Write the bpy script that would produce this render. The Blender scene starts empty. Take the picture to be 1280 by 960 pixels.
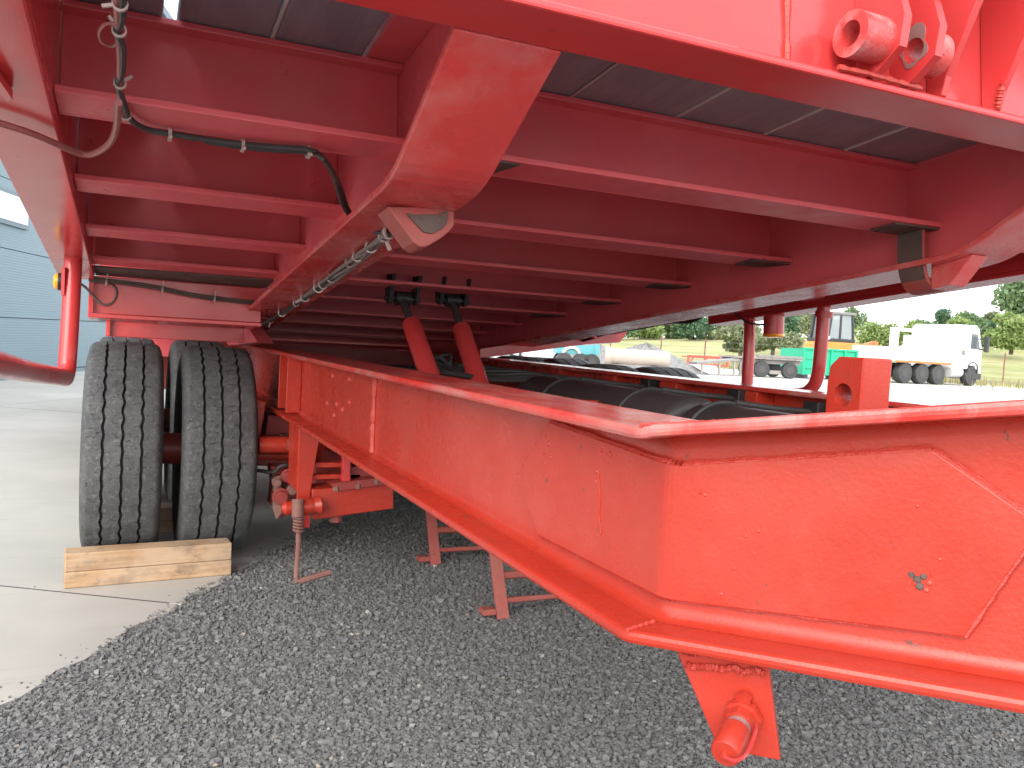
import bpy, bmesh, math, random
import numpy as np
from mathutils import Vector, Matrix
random.seed(7)
rng = np.random.default_rng(7)
R_ = math.radians
scene = bpy.context.scene
col = scene.collection

# ------------------------------------------------------------------ camera
CAMR = np.array([[0.90983245, -0.03009009, -0.41388345],
                 [-0.41117836, 0.06925109, -0.90892059],
                 [0.05601139, 0.99714536, 0.0506345]])
CAMC = np.array([0.0, 0.0, 0.86])
FPX = 1050.0
cam_d = bpy.data.cameras.new('camera')
cam_d.sensor_width = 36.0
cam_d.lens = 36.0 * FPX / 1280.0
cam_d.clip_start = 0.02
cam_d.clip_end = 2000.0
cam = bpy.data.objects.new('camera', cam_d)
col.objects.link(cam)
M4 = Matrix.Identity(4)
for i in range(3):
    for j in range(3):
        M4[i][j] = CAMR[i, j]
    M4[i][3] = CAMC[i]
cam.matrix_world = M4
scene.camera = cam

# ------------------------------------------------------------------ sky, sun, exposure
SUN_EL, SUN_AZ = 30.0, 220.0            # azimuth clockwise from +Y
world = bpy.data.worlds.new('World')
scene.world = world
world.use_nodes = True
wn, wl = world.node_tree.nodes, world.node_tree.links
wn.clear()
wo = wn.new('ShaderNodeOutputWorld')
bg = wn.new('ShaderNodeBackground')
sky = wn.new('ShaderNodeTexSky')
sky.sky_type = 'NISHITA'
sky.sun_disc = False
sky.sun_elevation = R_(SUN_EL)
sky.sun_rotation = R_(SUN_AZ)
sky.dust_density = 4.0
sky.air_density = 1.0
mixw = wn.new('ShaderNodeMixRGB')
mixw.inputs[0].default_value = 0.72
mixw.inputs[2].default_value = (9.6, 9.9, 10.2, 1)    # white cloud sheet over the blue
wl.new(sky.outputs[0], mixw.inputs[1])
wl.new(mixw.outputs[0], bg.inputs[0])
bg.inputs[1].default_value = 0.135
wl.new(bg.outputs[0], wo.inputs[0])

sun_d = bpy.data.lights.new('sun', 'SUN')
sun_d.energy = 1.15
sun_d.angle = R_(50)
sun_d.color = (1.0, 0.96, 0.9)
sun = bpy.data.objects.new('sun', sun_d)
col.objects.link(sun)
sd = Vector((math.sin(R_(SUN_AZ)) * math.cos(R_(SUN_EL)), math.cos(R_(SUN_AZ)) * math.cos(R_(SUN_EL)), math.sin(R_(SUN_EL))))
sun.rotation_euler = sd.to_track_quat('Z', 'Y').to_euler()
sun.location = sd * 30

scene.view_settings.view_transform = 'Standard'
scene.view_settings.look = 'None'
scene.view_settings.gamma = 1.0
scene.view_settings.use_curve_mapping = False
scene.view_settings.exposure = 1.28
scene.cycles.max_bounces = 7
scene.cycles.diffuse_bounces = 5
scene.cycles.glossy_bounces = 3
scene.cycles.transmission_bounces = 2
scene.cycles.transparent_max_bounces = 6
scene.cycles.adaptive_threshold = 0.02

# ------------------------------------------------------------------ geometry helpers
def ray(px, py):
    v = np.array([px - 640.0, -(py - 480.0), -FPX])
    return CAMR @ (v / np.linalg.norm(v))
def on(px, py, n, d):
    n = np.array(n, float); r = ray(px, py)
    return CAMC + r * ((d - n @ CAMC) / (n @ r))
DD = np.array([0, 0.99444, -0.10533]); NN = np.array([0, 0.10533, 0.99444])
def on_x(px, py, x): return tuple(on(px, py, (1, 0, 0), x))
def on_y(px, py, y): return tuple(on(px, py, (0, 1, 0), y))
def on_z(px, py, z): return tuple(on(px, py, (0, 0, 1), z))
def on_h(px, py, h): return tuple(on(px, py, NN, h))          # a plane parallel to the tilted deck
def DK(p):                                                     # deck coordinates (x, along, up) -> world
    x, d, h = p
    return (x, d * DD[1] + h * NN[1], d * DD[2] + h * NN[2])
def far(px, dep, z=0.0):                                       # a spot on the ground far off
    hy = 400 + 0.056 * (px - 165)
    r = ray(px, hy); fwd = -CAMR[:, 2]
    t = dep / (r @ fwd)
    p = CAMC + r * t
    return (p[0], p[1], z)

class MB:
    def __init__(s, T=None):
        s.v, s.f, s.T = [], [], T
    def add(s, vs, fs):
        o = len(s.v)
        s.v += [s.T(p) if s.T else tuple(p) for p in vs]
        s.f += [tuple(i + o for i in f) for f in fs]
        return s
    def box(s, x0, x1, y0, y1, z0, z1):
        return s.add([(x0, y0, z0), (x1, y0, z0), (x1, y1, z0), (x0, y1, z0), (x0, y0, z1), (x1, y0, z1), (x1, y1, z1), (x0, y1, z1)],
                     [(3, 2, 1, 0), (4, 5, 6, 7), (0, 1, 5, 4), (1, 2, 6, 5), (2, 3, 7, 6), (3, 0, 4, 7)])
    def prism(s, poly, axis, a0, a1):
        n = len(poly)
        def P(q, a):
            if axis == 'x': return (a, q[0], q[1])
            if axis == 'y': return (q[0], a, q[1])
            return (q[0], q[1], a)
        vs = [P(q, a0) for q in poly] + [P(q, a1) for q in poly]
        fs = [tuple(range(n)), tuple(range(2 * n - 1, n - 1, -1))] + [(i, (i + 1) % n, n + (i + 1) % n, n + i) for i in range(n)]
        return s.add(vs, fs)
    def ribbon(s, path, t, a0, a1, axis='x'):                  # bent plate: path in the plane across axis, thickness t to its left
        path = [np.array(p, float) for p in path]; up = []
        for i, p in enumerate(path):
            a = path[max(i - 1, 0)]; b = path[min(i + 1, len(path) - 1)]
            d = b - a; d /= np.linalg.norm(d)
            up.append(p + np.array([-d[1], d[0]]) * t)
        for i in range(len(path) - 1):
            pass
        return s.prism([tuple(p) for p in path] + [tuple(p) for p in reversed(up)], axis, a0, a1)
    def hexa(s, A, B):                                         # two quads joined
        return s.add(list(A) + list(B), [(0, 1, 2, 3), (7, 6, 5, 4), (0, 4, 5, 1), (1, 5, 6, 2), (2, 6, 7, 3), (3, 7, 4, 0)])
    def tube(s, pts, r, seg=8, rr=None):
        pts = [Vector(p) for p in pts]; n = len(pts)
        vs, fs = [], []
        up = Vector((0.13, 0.31, 0.94)); prev = None
        for i, p in enumerate(pts):
            d = (pts[min(i + 1, n - 1)] - pts[max(i - 1, 0)]).normalized()
            if prev is None:
                a = d.cross(up)
                if a.length < 1e-3: a = d.cross(Vector((1, 0, 0)))
                a.normalize()
            else:
                a = (prev - d * prev.dot(d)).normalized()
            prev = a; b = d.cross(a)
            rad = rr[i] if rr else r
            for k in range(seg):
                t = 2 * math.pi * k / seg
                vs.append(tuple(p + (a * math.cos(t) + b * math.sin(t)) * rad))
        for i in range(n - 1):
            for k in range(seg):
                fs.append((i * seg + k, i * seg + (k + 1) % seg, (i + 1) * seg + (k + 1) % seg, (i + 1) * seg + k))
        fs.append(tuple(range(seg - 1, -1, -1))); fs.append(tuple((n - 1) * seg + k for k in range(seg)))
        return s.add(vs, fs)
    def ring(s, p0, p1, r_out, r_in, seg=24):                  # a pipe piece with a real bore
        p0, p1 = Vector(p0), Vector(p1); d = (p1 - p0).normalized()
        a = d.orthogonal().normalized(); b = d.cross(a); vs = []
        for p, r in ((p0, r_out), (p1, r_out), (p1, r_in), (p0, r_in)):
            for k in range(seg):
                t = 2 * math.pi * k / seg
                vs.append(tuple(p + (a * math.cos(t) + b * math.sin(t)) * r))
        fs = []
        for j in range(4):
            for k in range(seg):
                fs.append((j * seg + k, j * seg + (k + 1) % seg, ((j + 1) % 4) * seg + (k + 1) % seg, ((j + 1) % 4) * seg + k))
        return s.add(vs, fs)
    def lathe(s, prof, p0, ax, seg=32):                        # prof: (along, radius)
        p0 = Vector(p0); d = Vector(ax).normalized(); a = d.orthogonal().normalized(); b = d.cross(a); vs, fs = [], []
        n = len(prof)
        for (l, r) in prof:
            for k in range(seg):
                t = 2 * math.pi * k / seg
                vs.append(tuple(p0 + d * l + (a * math.cos(t) + b * math.sin(t)) * r))
        for i in range(n - 1):
            for k in range(seg):
                fs.append((i * seg + k, i * seg + (k + 1) % seg, (i + 1) * seg + (k + 1) % seg, (i + 1) * seg + k))
        if prof[0][1] > 1e-5: fs.append(tuple(range(seg - 1, -1, -1)))
        if prof[-1][1] > 1e-5: fs.append(tuple((n - 1) * seg + k for k in range(seg)))
        return s.add(vs, fs)
    def mesh(s, name, mat, smooth=False):
        me = bpy.data.meshes.new(name)
        me.from_pydata(s.v, [], s.f)
        bm = bmesh.new(); bm.from_mesh(me)
        bmesh.ops.remove_doubles(bm, verts=bm.verts, dist=1e-5)
        bmesh.ops.recalc_face_normals(bm, faces=bm.faces)
        bm.to_mesh(me); bm.free()
        if smooth:
            me.polygons.foreach_set('use_smooth', [True] * len(me.polygons))
            me.set_sharp_from_angle(angle=R_(38))
        me.materials.append(mat)
        return me
    def build(s, name, mat, parent=None, smooth=False, bevel=0.0):
        o = bpy.data.objects.new(name, s.mesh(name, mat, smooth))
        col.objects.link(o)
        if parent is not None: attach(o, parent)
        if bevel:
            m = o.modifiers.new('bevel', 'BEVEL'); m.width = bevel; m.segments = 2; m.limit_method = 'ANGLE'; m.angle_limit = R_(40)
        return o

def world_m(o):
    m = o.matrix_basis
    if o.parent is not None: m = world_m(o.parent) @ o.matrix_parent_inverse @ m
    return m
def attach(o, parent):                                         # keep the world place
    o.parent = parent
    o.matrix_parent_inverse = world_m(parent).inverted()
def attach_local(o, parent):                                   # coordinates local to the parent
    o.parent = parent
def empty(name, loc=(0, 0, 0), rz=0.0):
    o = bpy.data.objects.new(name, None); col.objects.link(o)
    o.location = loc; o.rotation_euler = (0, 0, rz); o.empty_display_size = 0.2
    return o
def tag(o, label, cat, group=None):
    o['label'] = label; o['category'] = cat
    if group: o['group'] = group
    return o
def struct(o):
    o['kind'] = 'structure'; return o
def copy_tree(o, parent=None, local=True):
    c = o.copy(); col.objects.link(c)
    if parent is not None:
        c.parent = parent
    for ch in list(o.children): copy_tree(ch, c)
    return c
def curve(pts, n=6):                                           # Catmull-Rom through the points
    P = [Vector(p) for p in pts]; P = [P[0] * 2 - P[1]] + P + [P[-1] * 2 - P[-2]]; out = []
    for i in range(1, len(P) - 2):
        for k in range(n):
            t = k / n; a, b, c, d = P[i - 1], P[i], P[i + 1], P[i + 2]
            out.append(0.5 * ((2 * b) + (c - a) * t + (2 * a - 5 * b + 4 * c - d) * t * t + (3 * b - a - 3 * c + d) * t ** 3))
    out.append(P[-2]); return [tuple(p) for p in out]

# ------------------------------------------------------------------ materials
def nodes(name):
    m = bpy.data.materials.new(name); m.use_nodes = True
    nt = m.node_tree; b = nt.nodes['Principled BSDF']
    return m, nt, b
def N_(nt, t, **kw):
    n = nt.nodes.new(t)
    for k, v in kw.items(): setattr(n, k, v)
    return n
def noise(nt, vec, scale, detail=4, rough=0.55, dist=0.0):
    n = N_(nt, 'ShaderNodeTexNoise'); n.inputs['Scale'].default_value = scale; n.inputs['Detail'].default_value = detail
    n.inputs['Roughness'].default_value = rough; n.inputs['Distortion'].default_value = dist
    nt.links.new(vec, n.inputs['Vector']); return n
def ramp(nt, fac, stops):
    r = N_(nt, 'ShaderNodeValToRGB'); nt.links.new(fac, r.inputs[0]); e = r.color_ramp.elements
    while len(e) < len(stops): e.new(0.5)
    for el, (p, c) in zip(e, stops):
        el.position = p; el.color = c if len(c) == 4 else (*c, 1)
    return r
def mix(nt, fac, a, b, mode='MIX'):
    m = N_(nt, 'ShaderNodeMixRGB', blend_type=mode)
    for s, v in zip(m.inputs, (fac, a, b)):
        if isinstance(v, (int, float)): s.default_value = v
        elif isinstance(v, tuple): s.default_value = v if len(v) == 4 else (*v, 1)
        else: nt.links.new(v, s)
    return m.outputs[0]
def math_(nt, op, a, b=0.5):
    m = N_(nt, 'ShaderNodeMath', operation=op)
    for s, v in zip(m.inputs, (a, b)):
        if isinstance(v, (int, float)): s.default_value = v
        else: nt.links.new(v, s)
    return m.outputs[0]
def bump(nt, b, h, strength, dist=0.01, prev=None):
    n = N_(nt, 'ShaderNodeBump'); n.inputs['Strength'].default_value = strength; n.inputs['Distance'].default_value = dist
    nt.links.new(h, n.inputs['Height'])
    if prev is not None: nt.links.new(prev, n.inputs['Normal'])
    nt.links.new(n.outputs[0], b.inputs['Normal']); return n.outputs[0]
def obj_vec(nt): return N_(nt, 'ShaderNodeTexCoord').outputs['Object']
def mapped(nt, vec, scale=(1, 1, 1), rot=(0, 0, 0)):
    m = N_(nt, 'ShaderNodeMapping'); m.inputs['Scale'].default_value = scale; m.inputs['Rotation'].default_value = rot
    nt.links.new(vec, m.inputs['Vector']); return m.outputs[0]

def paint(name, base, rough=0.28, grime=0.25, grime_col=(0.09, 0.06, 0.055), chips=0.0, peel=0.06, dust=0.15, dust_col=(0.42, 0.2, 0.18), scuff=0.0, spec=0.5):
    m, nt, b = nodes(name); v = obj_vec(nt); big2 = noise(nt, v, 4.2, 3, 0.6, 0.5)
    big = noise(nt, v, 2.3, 2, 0.6); mid = noise(nt, v, 14, 4, 0.65, 0.4); fine = noise(nt, v, 210, 2)
    c = mix(nt, big.outputs[0], tuple(x * 0.82 for x in base), tuple(min(1, x * 1.12) for x in base))
    g = ramp(nt, mid.outputs[0], [(0.52, (0, 0, 0)), (0.78, (1, 1, 1))])
    c = mix(nt, math_(nt, 'MULTIPLY', g.outputs[0], grime), c, grime_col)
    d = ramp(nt, noise(nt, v, 5.5, 5, 0.7).outputs[0], [(0.42, (0, 0, 0)), (0.68, (1, 1, 1))])
    c = mix(nt, math_(nt, 'MULTIPLY', d.outputs[0], dust), c, dust_col)
    if chips:
        ch = ramp(nt, noise(nt, v, 26, 5, 0.72, 0.6).outputs[0], [(0.70 - chips * 0.08, (0, 0, 0)), (0.72 - chips * 0.08, (1, 1, 1))])
        c = mix(nt, ch.outputs[0], c, (0.13, 0.045, 0.035))
    b.inputs['Specular IOR Level'].default_value = spec
    if scuff:
        pm = ramp(nt, big2.outputs[0], [(0.56, (0, 0, 0)), (0.66, (1, 1, 1))])
        bl = ramp(nt, noise(nt, v, 130, 3, 0.6, 0.8).outputs[0], [(0.50, (0, 0, 0)), (0.56, (1, 1, 1))])
        c = mix(nt, math_(nt, 'MULTIPLY', math_(nt, 'MULTIPLY', pm.outputs[0], bl.outputs[0]), scuff), c, tuple(x * 0.45 for x in base))
    nt.links.new(c, b.inputs['Base Color'])
    rr = ramp(nt, mid.outputs[0], [(0.3, (rough * 0.8,) * 3), (0.75, (min(1, rough * 1.7),) * 3)])
    nt.links.new(rr.outputs[0], b.inputs['Roughness'])
    h = mix(nt, 0.3, fine.outputs[0], mid.outputs[0])
    bump(nt, b, h, peel, 0.004)
    return m

RED = (0.54, 0.044, 0.046)
M = {}
M['red'] = paint('red_gloss_paint', RED, 0.15, 0.08, chips=0.10, dust=0.06)
M['red_rail'] = paint('red_chassis_paint', (0.42, 0.033, 0.018), 0.24, 0.14, chips=0.55, peel=0.11, dust=0.2, dust_col=(0.42, 0.09, 0.065), scuff=0.0, spec=0.42)
M['red_deck'] = paint('red_deck_paint', (0.70, 0.095, 0.115), 0.34, 0.12, grime_col=(0.2, 0.08, 0.085), dust=0.22, dust_col=(0.58, 0.19, 0.2), spec=0.8)
M['red_flange'] = paint('red_dusty_flange_paint', (0.58, 0.055, 0.055), 0.20, 0.10, dust=0.45, dust_col=(0.58, 0.30, 0.28), spec=0.8)
M['red_top'] = paint('red_scuffed_top_paint', (0.52, 0.036, 0.028), 0.14, 0.1, dust=0.5, dust_col=(0.44, 0.19, 0.17), peel=0.12)
def streaks(m):
    nt = m.node_tree; b = nt.nodes['Principled BSDF']; src = b.inputs['Base Color'].links[0].from_socket
    n = noise(nt, mapped(nt, obj_vec(nt), (38, 5, 1), (0, 0, R_(35))), 1.0, 4, 0.6, 0.4)
    f = ramp(nt, n.outputs[0], [(0.50, (0, 0, 0)), (0.62, (1, 1, 1))])
    nt.links.new(mix(nt, math_(nt, 'MULTIPLY', f.outputs[0], 0.5), src, (0.40, 0.22, 0.2)), b.inputs['Base Color'])
streaks(M['red_top'])
M['red_worn'] = paint('red_worn_paint', (0.36, 0.05, 0.045), 0.45, 0.8, grime_col=(0.13, 0.095, 0.08), chips=0.6, peel=0.3, dust=0.6, dust_col=(0.26, 0.10, 0.08))
M['red_gear'] = paint('red_running_gear_paint', (0.30, 0.03, 0.028), 0.4, 0.6, grime_col=(0.07, 0.04, 0.038), chips=0.5, peel=0.2, dust=0.3, dust_col=(0.22, 0.09, 0.08))
M['grimy'] = paint('grimy_steel', (0.085, 0.056, 0.048), 0.6, 0.6, grime_col=(0.045, 0.038, 0.034), chips=0.3, peel=0.3, dust=0.35, dust_col=(0.17, 0.11, 0.09))
M['leg_paint'] = paint('faded_red_leg_paint', (0.34, 0.07, 0.055), 0.5, 0.5, grime_col=(0.14, 0.08, 0.06), chips=0.6, peel=0.2, dust=0.4, dust_col=(0.34, 0.16, 0.13))
M['lug_metal'] = paint('worn_lug_paint', (0.55, 0.05, 0.05), 0.22, 0.55, grime_col=(0.45, 0.42, 0.42), chips=0.2, peel=0.3, dust=0.2)
M['rust'] = paint('rusty_steel', (0.20, 0.085, 0.07), 0.6, 0.7, grime_col=(0.1, 0.07, 0.06), chips=0.4, peel=0.3, dust=0.5, dust_col=(0.3, 0.19, 0.16))

def simple(name, colr, rough=0.5, metal=0.0, var=0.15, scale=12, bmp=0.0, bscale=80, spec=0.5):
    m, nt, b = nodes(name); v = obj_vec(nt); n = noise(nt, v, scale, 6, 0.65)
    c = mix(nt, n.outputs[0], tuple(x * (1 - var) for x in colr), tuple(min(1, x * (1 + var)) for x in colr))
    nt.links.new(c, b.inputs['Base Color']); b.inputs['Roughness'].default_value = rough; b.inputs['Metallic'].default_value = metal
    b.inputs['Specular IOR Level'].default_value = spec
    if bmp: bump(nt, b, noise(nt, v, bscale, 5, 0.7).outputs[0], bmp, 0.004)
    return m
M['black_rubber'] = simple('black_cable_rubber', (0.035, 0.033, 0.034), 0.5, var=0.4, scale=60)
M['tank'] = simple('black_tank_paint', (0.05, 0.042, 0.043), 0.36, var=0.3, scale=9, bmp=0.05)
M['loom'] = simple('dusty_loom', (0.17, 0.135, 0.125), 0.7, var=0.4, scale=50)
M['seam'] = simple('pale_seam_dirt', (0.50, 0.46, 0.44), 0.8, var=0.3, scale=60)
M['chrome'] = simple('chrome_rod', (0.10, 0.105, 0.115), 0.10, 0.5, var=0.03, spec=1.0)
M['tie'] = simple('grey_plastic_tie', (0.42, 0.33, 0.31), 0.45, var=0.2)
M['zinc'] = simple('zinc_steel', (0.42, 0.36, 0.35), 0.4, 0.7, var=0.25, scale=30)
M['amber'] = simple('amber_lens', (0.85, 0.33, 0.02), 0.15, var=0.1)
M['dark'] = simple('dark_grease', (0.02, 0.018, 0.02), 0.45, var=0.5, scale=30, bmp=0.3)
M['rim'] = simple('wheel_steel', (0.12, 0.115, 0.115), 0.5, var=0.3)
M['dark_rim'] = simple('dark_rim_paint', (0.06, 0.058, 0.056), 0.6, var=0.3)
M['white_paint'] = simple('white_truck_paint', (0.78, 0.79, 0.78), 0.3, var=0.04)
M['white_worn'] = paint('worn_white_paint', (0.66, 0.63, 0.58), 0.5, 0.7, grime_col=(0.28, 0.17, 0.10), chips=1.2, dust=0.3, dust_col=(0.5, 0.42, 0.33))
M['black_plastic'] = simple('black_plastic', (0.035, 0.036, 0.038), 0.5, var=0.3)
M['green_skip'] = simple('green_skip_paint', (0.012, 0.36, 0.20), 0.45, var=0.15, scale=2)
M['orange'] = simple('orange_machine_paint', (0.72, 0.24, 0.05), 0.4, var=0.2, scale=3)
M['orange_rust'] = simple('rusty_orange_paint', (0.42, 0.17, 0.06), 0.6, var=0.4, scale=4)
M['grey_steel'] = simple('grey_weathered_steel', (0.20, 0.19, 0.185), 0.6, var=0.3, scale=5)
M['grey_plank'] = simple('grey_weathered_plank', (0.27, 0.25, 0.23), 0.8, var=0.25, scale=4)
M['teal'] = simple('teal_machine_paint', (0.09, 0.33, 0.38), 0.45, var=0.12, scale=3)
M['pale_conc'] = simple('pale_concrete_pipe', (0.40, 0.345, 0.305), 0.85, var=0.12, scale=4, bmp=0.2)
M['silver'] = simple('silver_tank', (0.62, 0.63, 0.62), 0.35, 0.3, var=0.08)
M['red_far'] = simple('faded_red_paint', (0.50, 0.07, 0.06), 0.5, var=0.2, scale=3)
M['bark'] = simple('bark', (0.10, 0.075, 0.055), 0.9, var=0.3, scale=8)
M['cable_red'] = simple('red_oversprayed_cable', (0.28, 0.09, 0.085), 0.5, var=0.4, scale=40)
M['weld'] = simple('painted_weld_bead', (0.45, 0.045, 0.032), 0.25, var=0.2, scale=90, bmp=0.7, bscale=160)

def glass_mat(name, colr=(0.10, 0.12, 0.13)):
    m, nt, b = nodes(name)
    b.inputs['Base Color'].default_value = (*colr, 1); b.inputs['Roughness'].default_value = 0.05
    return m
M['dark_glass'] = glass_mat('dark_glass')
def clear_glass(name):
    m, nt, b = nodes(name)
    b.inputs['Base Color'].default_value = (0.30, 0.34, 0.36, 1); b.inputs['Roughness'].default_value = 0.04
    b.inputs['Alpha'].default_value = 0.7
    return m
M['cab_glass'] = clear_glass('cab_glass')

def tyre_mat():
    m, nt, b = nodes('worn_tyre_rubber'); v = obj_vec(nt)
    n1 = noise(nt, v, 9, 6, 0.65); n2 = noise(nt, v, 60, 6, 0.7, 0.5); n3 = noise(nt, v, 220, 4)
    c = mix(nt, ramp(nt, n1.outputs[0], [(0.35, (0, 0, 0)), (0.65, (1, 1, 1))]).outputs[0], (0.050, 0.053, 0.058), (0.09, 0.093, 0.096))
    sc = ramp(nt, n2.outputs[0], [(0.53, (0, 0, 0)), (0.68, (1, 1, 1))])
    c = mix(nt, math_(nt, 'MULTIPLY', sc.outputs[0], 0.55), c, (0.21, 0.208, 0.202))
    tear = ramp(nt, noise(nt, mapped(nt, v, (1.0, 1.6, 2.4)), 34, 5, 0.7, 1.2).outputs[0], [(0.36, (1, 1, 1)), (0.41, (0, 0, 0))])
    c = mix(nt, math_(nt, 'MULTIPLY', tear.outputs[0], 0.6), c, (0.03, 0.03, 0.032))
    att = N_(nt, 'ShaderNodeAttribute'); att.attribute_name = 'groove'
    c = mix(nt, att.outputs['Fac'], c, (0.014, 0.014, 0.015))
    nt.links.new(c, b.inputs['Base Color']); b.inputs['Roughness'].default_value = 0.78
    h = mix(nt, 0.5, n2.outputs[0], n3.outputs[0])
    h2 = mix(nt, tear.outputs[0], h, (0, 0, 0))
    bump(nt, b, h2, 0.8, 0.006); return m
M['tyre'] = tyre_mat()

def wood_mat():
    m, nt, b = nodes('pine_timber'); v = obj_vec(nt)
    g = noise(nt, mapped(nt, v, (1.2, 26, 26)), 3.0, 6, 0.6, 0.8)
    c = ramp(nt, g.outputs[0], [(0.25, (0.22, 0.12, 0.06)), (0.55, (0.40, 0.25, 0.135)), (0.8, (0.50, 0.35, 0.21))]).outputs[0]
    blot = ramp(nt, noise(nt, mapped(nt, v, (9, 9, 16)), 1.0, 5, 0.7).outputs[0], [(0.51, (0, 0, 0)), (0.60, (1, 1, 1))])
    c = mix(nt, math_(nt, 'MULTIPLY', blot.outputs[0], 0.6), c, (0.085, 0.065, 0.05))
    pale = ramp(nt, noise(nt, v, 7, 5, 0.6).outputs[0], [(0.38, (0, 0, 0)), (0.6, (1, 1, 1))])
    c = mix(nt, math_(nt, 'MULTIPLY', pale.outputs[0], 0.5), c, (0.50, 0.39, 0.28))
    nt.links.new(c, b.inputs['Base Color']); b.inputs['Roughness'].default_value = 0.75
    bump(nt, b, g.outputs[0], 0.3, 0.004); return m
M['wood'] = wood_mat()

def board_mat():
    m, nt, b = nodes('dark_deck_plywood'); v = obj_vec(nt)
    g = noise(nt, mapped(nt, v, (14, 1.6, 14)), 2.2, 6, 0.65, 0.5)
    c = ramp(nt, g.outputs[0], [(0.3, (0.15, 0.165, 0.19)), (0.7, (0.24, 0.255, 0.28))]).outputs[0]
    w = ramp(nt, noise(nt, v, 8, 7, 0.7).outputs[0], [(0.58, (0, 0, 0)), (0.75, (1, 1, 1))])
    c = mix(nt, math_(nt, 'MULTIPLY', w.outputs[0], 0.4), c, (0.28, 0.25, 0.24))
    nt.links.new(c, b.inputs['Base Color']); b.inputs['Roughness'].default_value = 0.40; b.inputs['Specular IOR Level'].default_value = 0.9
    bump(nt, b, g.outputs[0], 0.15, 0.004); return m
M['board'] = board_mat()

def concrete_mat():
    m, nt, b = nodes('pale_yard_concrete'); v = obj_vec(nt)
    n1 = noise(nt, v, 0.9, 6, 0.6); n2 = noise(nt, v, 9, 7, 0.7)
    c = ramp(nt, n1.outputs[0], [(0.3, (0.345, 0.334, 0.308)), (0.7, (0.48, 0.466, 0.43))]).outputs[0]
    c = mix(nt, math_(nt, 'MULTIPLY', n2.outputs[0], 0.35), c, (0.36, 0.33, 0.29))
    st = noise(nt, mapped(nt, v, (1.2, 14, 1), (0, 0, R_(-20))), 1.2, 5, 0.6, 0.6)
    sm = ramp(nt, st.outputs[0], [(0.56, (0, 0, 0)), (0.72, (1, 1, 1))])
    c = mix(nt, math_(nt, 'MULTIPLY', sm.outputs[0], 0.35), c, (0.30, 0.28, 0.25))
    sp = ramp(nt, noise(nt, v, 45, 3, 0.5).outputs[0], [(0.74, (0, 0, 0)), (0.78, (1, 1, 1))])
    c = mix(nt, math_(nt, 'MULTIPLY', sp.outputs[0], 0.5), c, (0.16, 0.15, 0.14))
    nt.links.new(c, b.inputs['Base Color']); b.inputs['Roughness'].default_value = 0.7
    bump(nt, b, noise(nt, v, 160, 4).outputs[0], 0.12, 0.003); return m
M['concrete'] = concrete_mat()

def stone_mat():
    m, nt, b = nodes('crushed_stone'); v = obj_vec(nt)
    g = N_(nt, 'ShaderNodeNewGeometry')
    c = ramp(nt, g.outputs['Random Per Island'], [(0.0, (0.118, 0.121, 0.124)), (0.5, (0.150, 0.153, 0.155)), (0.9, (0.182, 0.184, 0.182)), (0.99, (0.21, 0.205, 0.198)), (0.996, (0.45, 0.44, 0.41)), (1.0, (0.34, 0.27, 0.2))])
    pn = noise(nt, v, 1.7, 5, 0.6)
    cc = mix(nt, pn.outputs[0], c.outputs[0], (0.155, 0.156, 0.155))
    nt.links.new(mix(nt, 0.55, c.outputs[0], cc), b.inputs['Base Color']); b.inputs['Roughness'].default_value = 0.85
    bump(nt, b, noise(nt, v, 400, 4).outputs[0], 0.4, 0.002); return m
M['stone'] = stone_mat()
def bed_mat(name, c0, c1, sc=90):
    m, nt, b = nodes(name); v = obj_vec(nt)
    vo = N_(nt, 'ShaderNodeTexVoronoi'); vo.inputs['Scale'].default_value = sc; nt.links.new(v, vo.inputs['Vector'])
    n = noise(nt, v, 1.2, 6, 0.65)
    c = mix(nt, n.outputs[0], c0, c1); bw = N_(nt, 'ShaderNodeRGBToBW'); nt.links.new(vo.outputs['Color'], bw.inputs[0]); c = mix(nt, 0.35, c, bw.outputs[0], 'SOFT_LIGHT')
    nt.links.new(c, b.inputs['Base Color']); b.inputs['Roughness'].default_value = 0.9
    bump(nt, b, vo.outputs['Distance'], 0.8, 0.01); return m
M['bed'] = bed_mat('gravel_bed', (0.14, 0.141, 0.143), (0.175, 0.176, 0.175))
M['yard'] = bed_mat('pale_gravel_yard', (0.40, 0.38, 0.35), (0.55, 0.53, 0.49), 25)
M['road'] = simple('grey_road', (0.15, 0.15, 0.15), 0.85, var=0.2, scale=0.3)
M['heap'] = bed_mat('grey_aggregate', (0.14, 0.14, 0.14), (0.24, 0.235, 0.225), 9)

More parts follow.
